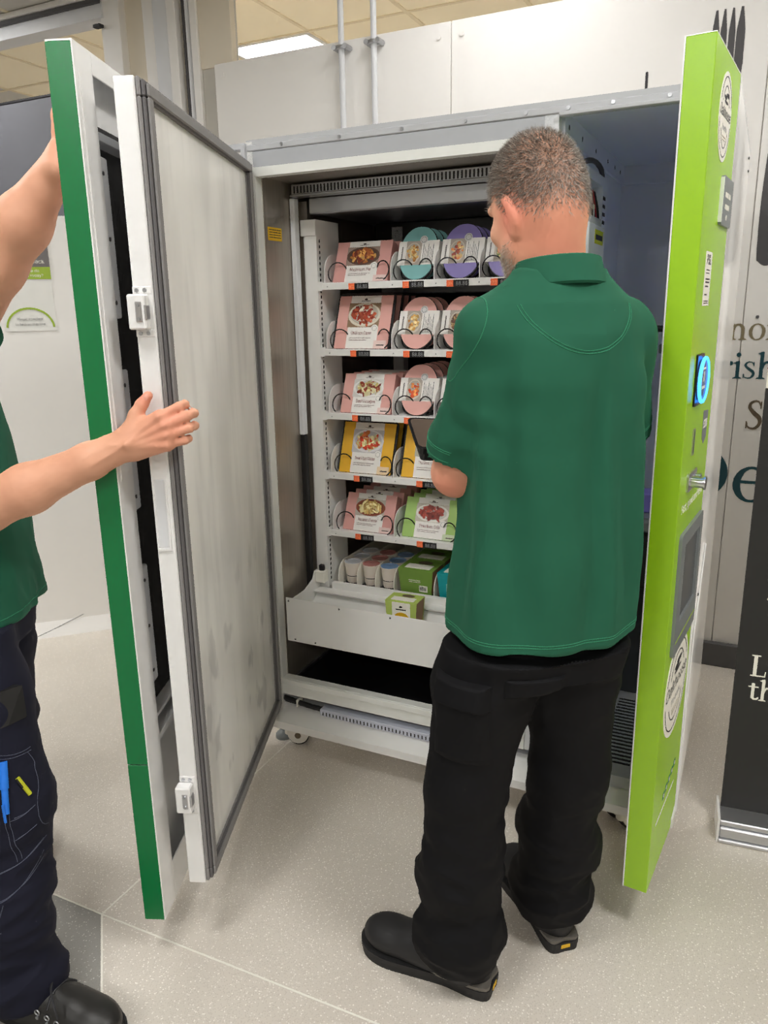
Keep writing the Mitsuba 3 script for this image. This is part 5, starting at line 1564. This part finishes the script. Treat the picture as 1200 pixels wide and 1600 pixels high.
        d = .022 * (q1 - .6) * (.35 + .65 * low) + .020 * (q2 - .6) * low + .010 * (q3 - .6) * sst(.45, .7, z)
        d *= sst(.84, .74, z)
        d += -.010 * gauss(v, B(0, -.14, .78), .05)
        return d
    displace(tm, tfold)
    kt = obj('trousers', tm, 'trouser_black', t, smooth=True, label='black cargo trousers')
    # cargo pocket on the left thigh, back pocket, as shells that follow the cloth
    def patch(nm, c, n_, ex_, ez_, w, h_, th_, mt='trouser_black'):
        n_ = n_ / np.linalg.norm(n_)
        pts, rays = [], []
        nx, nz = 18, 18
        gu, gv = np.meshgrid(np.linspace(-w / 2, w / 2, nx), np.linspace(-h_ / 2, h_ / 2, nz), indexing='ij')
        org = c + gu.reshape(-1, 1) * ex_ + gv.reshape(-1, 1) * ez_ + n_ * .18
        inter = trimesh.ray.ray_triangle.RayMeshIntersector(tm)
        loc, ri, _ = inter.intersects_location(org, np.tile(-n_, (len(org), 1)), multiple_hits=False)
        dpt = np.full(len(org), np.nan)
        dpt[ri] = ((org[ri] - loc) @ n_)
        ok = ~np.isnan(dpt)
        dpt[~ok] = np.nanmax(dpt) if ok.any() else .18
        from scipy.ndimage import gaussian_filter
        dg = gaussian_filter(dpt.reshape(nx, nz), 1.0)
        edge = np.minimum(np.minimum(np.arange(nx)[:, None], nx - 1 - np.arange(nx)[:, None]) , np.minimum(np.arange(nz)[None], nz - 1 - np.arange(nz)[None]))
        th2 = th_ * np.clip(edge / 1.5, 0, 1) ** .6 - .0015
        top = org - n_ * (dg.reshape(-1, 1) - th2.reshape(-1, 1))
        bot = org - n_ * (dg.reshape(-1, 1) + .006)
        vv = np.vstack([top, bot])
        ff = []
        I = lambda i, j: i * nz + j
        M_ = nx * nz
        for i in range(nx - 1):
            for j in range(nz - 1):
                ff += [[I(i, j), I(i + 1, j), I(i + 1, j + 1)], [I(i, j), I(i + 1, j + 1), I(i, j + 1)]]
                ff += [[M_ + I(i, j), M_ + I(i + 1, j + 1), M_ + I(i + 1, j)], [M_ + I(i, j), M_ + I(i, j + 1), M_ + I(i + 1, j + 1)]]
        rim = [I(i, 0) for i in range(nx)] + [I(nx - 1, j) for j in range(1, nz)] + [I(i, nz - 1) for i in range(nx - 2, -1, -1)] + [I(0, j) for j in range(nz - 2, 0, -1)]
        for a, b in zip(rim, rim[1:] + rim[:1]):
            ff += [[a, M_ + a, M_ + b], [a, M_ + b, b]]
        mm = trimesh.Trimesh(vv, ff, process=False)
        trimesh.repair.fix_normals(mm)
        return obj(nm, mm, mt, kt, smooth=45)
    nl = l * .80 - f * .60
    ex_ = np.cross(z3, nl)
    ex_ /= np.linalg.norm(ex_)
    pk_ = patch('cargo_pocket', hipL * .42 + knL * .58 + z3 * .0, nl, ex_, z3, .120, .17, .014)
    patch('pocket_flap', hipL * .42 + knL * .58 + z3 * .066, nl, ex_, z3, .130, .055, .021)
    patch('back_pocket_flap', B(.075, -.1, .755), -f, -l, z3, .12, .040, .009)
    # boots
    for an, td in ((anL, (-1, .04)), (anR, (-.66, .75))):
        FS, kb = boot(an, td, .315, t, ('boot_black', 'sole_rubber'), .054, .10)
        obj('midsole', FS(cat(extr(Polygon(catmull([(.0, .0), (.0, .034), (.06, .042), (.15, .034), (.15, -.034), (.06, -.042), (.0, -.034)], 4, True)), .010, .024))), 'sole_grey', t, smooth=35)
        obj('heel_tab', FS(bx(-.0075, -.001, -.012, .012, .012, .022, .001)), 'yellow', kb)
        obj('laces', FS(cat([tube(catmull([(.17 + .014 * i, -.032, .066 - .004 * i), (.168 + .014 * i, 0, .088 - .006 * i), (.17 + .014 * i, .032, .066 - .004 * i)], 4), .0022, 5) for i in range(4)])), 'charcoal', kb, smooth=40)
    return t, wrL, wrR


STK, wrL_, wrR_ = build_stocker()
# the meal tray in his hands
ht = thing('meal_tray', 'black plastic meal tray held in front by the man in the green polo', 'meal tray')
HFm = Frame((.640, -.305, 1.152), np.array([.80, .58, -.08]) / np.linalg.norm([.80, .58, -.08]), np.cross(np.array([.15, -.35, .92]), np.array([.80, .58, -.08])) / np.linalg.norm(np.cross(np.array([.15, -.35, .92]), np.array([.80, .58, -.08]))))
obj('tray', HFm(tray_mesh(.19, .14, .038).apply_translation([-.01, -.07, .02])), 'tray_black', ht, smooth=30)
obj('film', HFm(extr(rrect(-.004, .174, -.064, .064, .014), .0008, .020)), 'film_brown', ht, label='brownish film lid')


# ------------------------------------------------------------------ the man at the left edge, holding the two doors
def build_holder():
    t = thing('person', 'person at the left edge in navy work trousers, gripping the white inner door', 'person')
    z3 = np.array([0, 0, 1.0])
    f = np.array([.92, .39, 0]) / np.hypot(.92, .39)
    l = np.array([-f[1], f[0], 0])
    O = np.array([-.150, -.93, 0])
    B = lambda u, w, z: O + l * u + f * w + z3 * z
    wrR = DF.p(.892, -.060, 1.208)
    elR = np.array([.026, -.985, 1.088])
    shR = np.array([-.105, -1.085, 1.365])
    shL, elL, wrL = np.array([-.275, -.780, 1.365]), np.array([-.075, -.800, 1.550]), DF.p(.737, -.192, 1.742)
    hipR, knR, anR = np.array([-.085, -1.005, .90]), np.array([.028, -1.040, .48]), np.array([.085, -1.088, .09])
    hipL, knL, anL = np.array([-.195, -.855, .90]), np.array([-.30, -.80, .48]), np.array([-.50, -.75, .09])
    H = np.array([-.185, -.935, 1.62])
    tl = math.radians(8)
    hf = np.array([.93, .36, 0])
    hf = hf / np.linalg.norm(hf)
    hl = np.cross(z3, hf)
    hu = hf * math.sin(tl) + z3 * math.cos(tl)
    hf = hf * math.cos(tl) - z3 * math.sin(tl)
    F = Field((-.60, -1.30, .02), (.42, -.52, 1.92), .0042)
    L = head_parts(F, H, hf, hl, hu)
    F.cone(L(-.02, 0, -.04), B(0, -.035, 1.44), .058, .064, .03)
    for sg in (-1, 1):
        F.cone(B(0, -.035, 1.43), B(.10 * sg, -.03, 1.37), .048, .042, .04)
    F.add(loft_fn(O, l, f, [.84, .95, 1.1, 1.28, 1.40, 1.47], [0] * 6, [.0, .005, 0, -.03, -.035, -.04], [.125, .13, .13, .13, .11, .08], [.085, .085, .085, .085, .075, .05]), B(0, 0, 1.1) - [.2, .2, .3], B(0, 0, 1.1) + [.2, .2, .4], .03)
    limb(F, [shR, elR], [.050, .046], .03)
    fm = elR * .68 + wrR * .32
    limb(F, [elR, fm, elR * .25 + wrR * .75, wrR], [.046, .0465, .033, .0255], .02)
    F.ell(elR + np.array([-.028, -.012, -.022]), (.026, .026, .026), None, .02)
    limb(F, [shL, elL, elL * .6 + wrL * .4, wrL], [.050, .054, .052, .030], .03)
    limb(F, [hipR, knR, anR], [.065, .050, .038], .03)
    limb(F, [hipL, knL, anL], [.065, .050, .038], .03)
    for an, td in ((anR, (1, .10, 0)), (anL, (1, .05, 0))):
        F.cone(an - z3 * .01, an + np.array(td) * .13 - z3 * .050, .034, .022, .02)
    # the right hand round the inner door's free edge: back of the hand towards the camera, thumb up on the edge
    hd = et * 1.0 + z3 * .36 + es * .04
    hd = hd / np.linalg.norm(hd)
    hb = es * 1.0 - hd * (es @ hd)
    hup = np.cross(hb, hd)
    if hup[2] < 0:
        hup = -hup
    P = hand(F, wrR, hd, hb, hup, [(22, 62, 50), (18, 66, 52), (20, 66, 52), (26, 64, 50)], (.10, .02, -.07, -.14),
             thumb=[(.022, -.004, .028), (.038, -.009, .046), (.056, -.014, .060), (.074, -.017, .071)], scale=.98)
    # the left hand flat behind the door's edge
    hdl = -es * .72 + z3 * .70
    hand(F, wrL, hdl, -et, z3 + es, [(8, 12, 10)] * 4, thumb=[(.03, -.0, .034), (.055, -.0, .055), (.08, -.004, .066), (.10, -.008, .072)])
    me = F.mesh()
    v = np.array(me.vertices)
    # sinews and veins on the back of the hand
    c = skin_color(v, [(elR + [-.03, -.02, -.03], .03, .35), (P(.088, .01, .0), .035, .30), (P(.072, -.01, .070), .014, .55), (P(.12, 0, .02), .02, .3)], .04)
    n_ = vnorm(me)
    rel = np.c_[(v - wrR) @ hd, (v - wrR) @ hb, (v - wrR) @ (hup / np.linalg.norm(hup))]
    d = np.zeros(len(v))
    for (a0, c0), (a1, c1), am in (((.01, .004), (.088, .027), .0022), ((.01, .001), (.092, .008), .0024), ((.01, -.003), (.088, -.011), .0022), ((.01, -.008), (.078, -.029), .0020), ((-.02, .010), (.06, -.018), .0018), ((-.06, -.012), (.03, .004), .0018)):
        tt = np.clip((rel[:, 0] - a0) / (a1 - a0), 0, 1)
        cc = c0 + (c1 - c0) * tt
        dist2 = (rel[:, 2] - cc) ** 2 + (rel[:, 0] - (a0 + (a1 - a0) * tt)) ** 2
        d += am * np.exp(-dist2 / (2 * .0028 ** 2)) * (rel[:, 1] > 0)
    for a, cz in ((.087, .027), (.091, .008), (.087, -.011), (.079, -.029)):
        d += .0030 * np.exp(-((rel[:, 0] - a) ** 2 + (rel[:, 2] - cz) ** 2) / (2 * .006 ** 2)) * (rel[:, 1] > 0)
    me.vertices = v + n_ * d[:, None]
    v = np.array(me.vertices)
    q = (v - H) @ np.c_[hf, hl, hu]
    hc = sst(-.01, .03, q[:, 2] - (-.05 + .07 * sst(-.02, .05, q[:, 0]))) * sst(.012, -.012, q[:, 0] - .066) * (q[:, 2] > -.12) * (np.linalg.norm(v - H, axis=1) < .16)
    c = c * (1 - .8 * hc[:, None]) + np.array(S(90, 70, 54)) * .8 * hc[:, None]
    obj('body', me, 'skin', t, smooth=True, color=np.clip(c, 0, 1))
    nail = trimesh.creation.icosphere(2, 1.0)
    nail.vertices = nail.vertices * [.0085, .0022, .0058]
    ntp = (P(.074, -.017, .071) - P(.056, -.014, .060))
    ntp = ntp / np.linalg.norm(ntp)
    NB = np.c_[ntp, hb / np.linalg.norm(hb), np.cross(ntp, hb / np.linalg.norm(hb))]
    nail.vertices = nail.vertices @ NB.T + P(.071, -.0085, .0692)
    scene['nail'] = {'type': 'twosided', 'bsdf': {'type': 'principled', 'base_color': rgb(S(226, 160, 140)), 'roughness': 0.25}}
    obj('thumbnail', nail, 'nail', t, smooth=True)
    for s in (-1, 1):
        e = obj('eye', trimesh.creation.icosphere(2, .0110).apply_translation(L(.0745, .031 * s, .006)), 'eye_white', t, smooth=True)
        obj('iris', trimesh.creation.icosphere(2, .0055).apply_translation(L(.0815, .031 * s, .004)), 'eye_dark', e, smooth=True)
    hm = me.copy()
    cap = (hc[hm.faces].min(1) > .25)
    hm.update_faces(cap)
    hm.remove_unreferenced_vertices()
    r = np.random.default_rng(8)
    N = 7000
    tri = hm.vertices[hm.faces]
    fa = np.linalg.norm(np.cross(tri[:, 1] - tri[:, 0], tri[:, 2] - tri[:, 0]), axis=1)
    pick = r.choice(len(fa), N, p=fa / fa.sum())
    w = r.dirichlet((1, 1, 1), N)
    p = (tri[pick] * w[:, :, None]).sum(1)
    nn = np.cross(tri[pick, 1] - tri[pick, 0], tri[pick, 2] - tri[pick, 0])
    nn /= np.linalg.norm(nn, axis=1, keepdims=True) + 1e-12
    d_ = nn * .6 + r.normal(0, .3, (N, 3)) + [0, 0, -.3]
    d_ /= np.linalg.norm(d_, axis=1, keepdims=True)
    a = np.cross(d_, nn)
    a /= np.linalg.norm(a, axis=1, keepdims=True) + 1e-9
    b2 = np.cross(d_, a)
    vv = np.stack([p - nn * .001 + a * .0007, p - nn * .001 - a * .0004 + b2 * .0006, p - nn * .001 - a * .0004 - b2 * .0006, p + d_ * r.uniform(.010, .018, (N, 1))], 1).reshape(-1, 3)
    k_ = np.arange(N)[:, None] * 4
    obj('hair', trimesh.Trimesh(vv, np.concatenate([k_ + [0, 1, 3], k_ + [1, 2, 3], k_ + [2, 0, 3]]), process=False), 'hair', t, color=np.clip(np.repeat(np.array(S(84, 64, 48)) * r.uniform(.7, 1.3, (N, 1)), 4, 0), 0, 1))
    # polo shirt
    G = Field((-.46, -1.27, .70), (.16, -.58, 1.66), .006)
    G.add(loft_fn(O, l, f, [.72, .80, .92, 1.05, 1.20, 1.32, 1.40, 1.455, 1.50], [0] * 9, [.005, .008, .006, .0, -.014, -.03, -.035, -.04, -.04], [.185, .182, .178, .172, .172, .170, .150, .11, .07], [.130, .132, .132, .130, .125, .118, .106, .085, .06], 2.4), B(0, 0, 1.1) - [.25, .25, .42], B(0, 0, 1.1) + [.25, .25, .42], .02)
    for sg in (-1, 1):
        G.cone(B(.05 * sg, -.02, 1.46), B(.14 * sg, -.012, 1.40), .046, .052, .05)

    def sleeve(a, ax, en, r0, r1):
        cf = cone_fn(a, a + ax * .32, r0, r1)
        return lambda X, Y, Z: np.maximum(cf(X, Y, Z), (X - en[0]) * ax[0] + (Y - en[1]) * ax[1] + (Z - en[2]) * ax[2])
    for a_, e_, ln in ((shR, elR, .20), (shL, elL, .10)):
        ax = (e_ - a_) / np.linalg.norm(e_ - a_)
        en = a_ + ax * ln
        G.add(sleeve(a_, ax, en, .072, .074), np.minimum(a_, en) - .08, np.maximum(a_, en) + .08, .025)
    G.cut(B(0, 0, .845), (-.12, 0, -1))
    sh = G.mesh()

    def folds(v, n_):
        u, w, z = (v - O) @ l, (v - O) @ f, v[:, 2]
        th = np.arctan2(w, u)
        q = meshkit.fbm(np.c_[th * 1.6, z * 5, 0 * z], 3, 4)
        q2 = 1 - np.abs(2 * meshkit.fbm(np.c_[th * 1.5 + z * 4, z * 10 - th * 2, 0 * z], 2, 6) - 1)
        return .012 * (q - .5) + .012 * (q2 - .6) * sst(1.15, .88, z)
    displace(sh, folds)
    ks = obj('polo_shirt', sh, 'polo_green', t, smooth=True, label='dark green polo shirt')
    me2 = section_lines(sh, B(0, 0, .866), (-.12, 0, -1), .0011)
    if me2 is not None:
        obj('hem_seam', me2, 'polo_seam', ks)
    cu = hu * .3 + z3 * .7
    cu = cu / np.linalg.norm(cu)
    fc = f - cu * (f @ cu)
    collar(ks, B(0, -.03, 1.485), l, fc / np.linalg.norm(fc), cu, .070, .074, 'polo_green')
    # work trousers
    K = Field((-.62, -1.22, .02), (.24, -.62, .98), .006)
    K.add(loft_fn(O, l, f, [.76, .84, .90, .95], [0] * 4, [.0, .005, .01, .01], [.16, .158, .15, .145], [.108, .112, .108, .1], 2.4), B(0, 0, .85) - [.22, .22, .13], B(0, 0, .85) + [.22, .22, .13], .03)
    for hp, kn, an in ((hipR, knR, anR), (hipL, knL, anL)):
        a1 = kn + (an - kn) * .5
        an = an - f * .028
        a1 = a1 - f * .02
        limb(K, [hp - z3 * .03, hp * .5 + kn * .5, kn, a1, an + z3 * .02], [.098, .098, .088, .076, .072], .03)
        K.cone(an + z3 * .19 + f * .004, an + z3 * .12 + f * .012, .062, .058, .03)
        K.cone(an + z3 * .035 - f * .01, an + z3 * .02 + f * .040, .068, .060, .03)
    inside_shirt(K, O, l, f, .83, .160, .112, .005)
    K.cut((0, 0, .06), (.10, 0, -1))
    tm = K.mesh()

    def tfold(v, n_):
        z = v[:, 2]
        rid = lambda q: 1 - np.abs(2 * q - 1)
        q1 = rid(meshkit.fbm(np.c_[v[:, 0] * 6, v[:, 1] * 4, z * 14 + v[:, 0] * 5], 2, 13))
        q2 = rid(meshkit.fbm(np.c_[v[:, 0] * 8, v[:, 1] * 6, z * 19 - v[:, 0] * 8], 2, 19))
        low = sst(.62, .30, z)
        return (.020 * (q1 - .6) * (.3 + .7 * low) + .018 * (q2 - .6) * low) * sst(.86, .78, z)
    displace(tm, tfold)
    kt = obj('trousers', tm, 'trouser_navy', t, smooth=True, label='navy work trousers with stitched pockets')
    inter = trimesh.ray.ray_triangle.RayMeshIntersector(tm)

    def on_cloth(pts, n_, off):
        n_ = np.asarray(n_, float) / np.linalg.norm(n_)
        pts = np.asarray(pts, float)
        org = pts + n_ * .3
        loc, ri, _ = inter.intersects_location(org, np.tile(-n_, (len(org), 1)), multiple_hits=False)
        out = pts.copy()
        out[ri] = loc + n_ * off
        return out, np.isin(np.arange(len(pts)), ri)
    # double stitching drawn as thin raised threads on the outer side of the leg
    nv = np.array([.45, -.9, .0])
    ex_ = np.array([.9, .45, 0]) / np.linalg.norm([.9, .45])
    c0 = np.array([.03, -1.03, 0])
    W2 = lambda a, z: c0 + ex_ * a + z3 * z
    lines = [[W2(.0, .62), W2(.039, .603), W2(.062, .596), W2(.080, .585)], [W2(.062, .596), W2(.078, .531), W2(.087, .443), W2(.086, .405)], [W2(.036, .518), W2(.042, .43), W2(.047, .395)], [W2(.045, .489), W2(.060, .490), W2(.073, .495)],
             [W2(.047, .444), W2(.060, .448), W2(.074, .455)], [W2(.085, .443), W2(.10, .455), W2(.118, .468)], [W2(-.03, .368), W2(.006, .377), W2(.053, .392), W2(.091, .421)], [W2(-.04, .325), W2(-.001, .328), W2(.053, .346), W2(.086, .399)],
             [W2(.020, .324), W2(.0, .25), W2(-.006, .199), W2(-.011, .09)], [W2(-.05, .245), W2(-.011, .254), W2(.014, .270)], [W2(.05, .86), W2(.066, .793), W2(.078, .726), W2(.068, .679), W2(.04, .655)]]
    st_ = []
    for ln in lines:
        for dd in (0, .007):
            cu_ = catmull(np.array(ln) + ex_ * dd + z3 * dd * .5, 8)
            p, ok = on_cloth(cu_, nv, .0006)
            if ok.sum() > 6:
                st_.append(tube(p[ok], .0008, 5))
    for m_ in st_:
        obj('stitching', m_, 'stitch', kt)
    pa, ok3 = on_cloth([W2(a, z) for z in (.735, .665) for a in (-.02, .01, .04, .062)], nv, .003)
    pb = on_cloth([W2(a, z) for z in (.735, .665) for a in (-.02, .01, .04, .062)], nv, -.006)[0]
    obj('pocket_patch', hullm(np.vstack([pa, pb])), 'black', kt)
    # boots
    for an, td in ((anR, (1, .10)), (anL, (1, .05))):
        FS, kb = boot(an, td, .30, t, ('boot_leather', 'sole_rubber'), .052, .12)
        obj('toe_welt', FS(cat(tube(catmull([(.19, -.050, .034), (.26, -.046, .035), (.298, 0, .036), (.26, .046, .035), (.19, .050, .034)], 6), .0035, 6))), 'black_gloss', kb, smooth=40)
        obj('laces', FS(cat([tube(catmull([(.135 + .022 * i, -.040, .088 - .008 * i), (.132 + .022 * i, -.015, .112 - .012 * i), (.135 + .022 * i, .020, .110 - .012 * i), (.14 + .022 * i, .040, .086 - .008 * i)], 5), .0026, 6) for i in range(4)] + [tube(catmull([(.15, -.01, .12), (.165, -.03, .125), (.19, -.05, .11), (.20, -.055, .09)], 5), .0024, 6)])), 'ink', kb, smooth=40)
        for i in range(3):
            x = .136 + .024 * i
            obj('lace_hook', FS(cat(tube([(x + .006 * math.cos(a_), -.046, .074 - .006 * i + .006 * math.sin(a_)) for a_ in np.linspace(0, 6.28, 11)[:-1]], .0016, 6, True), cyl((x, -.042, .062 - .006 * i), (x, -.049, .062 - .006 * i), .004, 8))), 'zinc', kb, smooth=40)
    # what is in the thigh pocket
    pp, ok = on_cloth([W2(.036, .572), W2(.042, .508)], nv, .007)
    p1 = thing('pen', "blue pen in the navy trouser pocket at the left edge", 'pen')
    ax = (pp[1] - pp[0]) / np.linalg.norm(pp[1] - pp[0])
    obj('barrel', cyl(pp[0] - ax * .03, pp[1], .0065, 12), 'blue', p1, smooth=40)
    obj('cap', cat(cyl(pp[0] - ax * .032, pp[0] + ax * .02, .0082, 12), bx(-.003, .003, -.002, .002, -.02, .02, .001).apply_translation(pp[1] - ax * .005 + nv / np.linalg.norm(nv) * .008)), 'blue', p1, smooth=40)
    p2 = thing('pen', 'yellow and dark pen in the navy trouser pocket, right of the blue one', 'pen')
    qq, ok = on_cloth([W2(.054, .562), W2(.072, .522)], nv, .004)
    obj('barrel', tube(catmull([qq[0], qq[0] * .6 + qq[1] * .4, qq[1]], 5), .0045, 10), 'yellow_green', p2, smooth=40)
    obj('clip', tube([qq[0] + nv / np.linalg.norm(nv) * .005, qq[0] * .5 + qq[1] * .5 + nv / np.linalg.norm(nv) * .006], .0018, 6), 'black', p2)
    return t


build_holder()
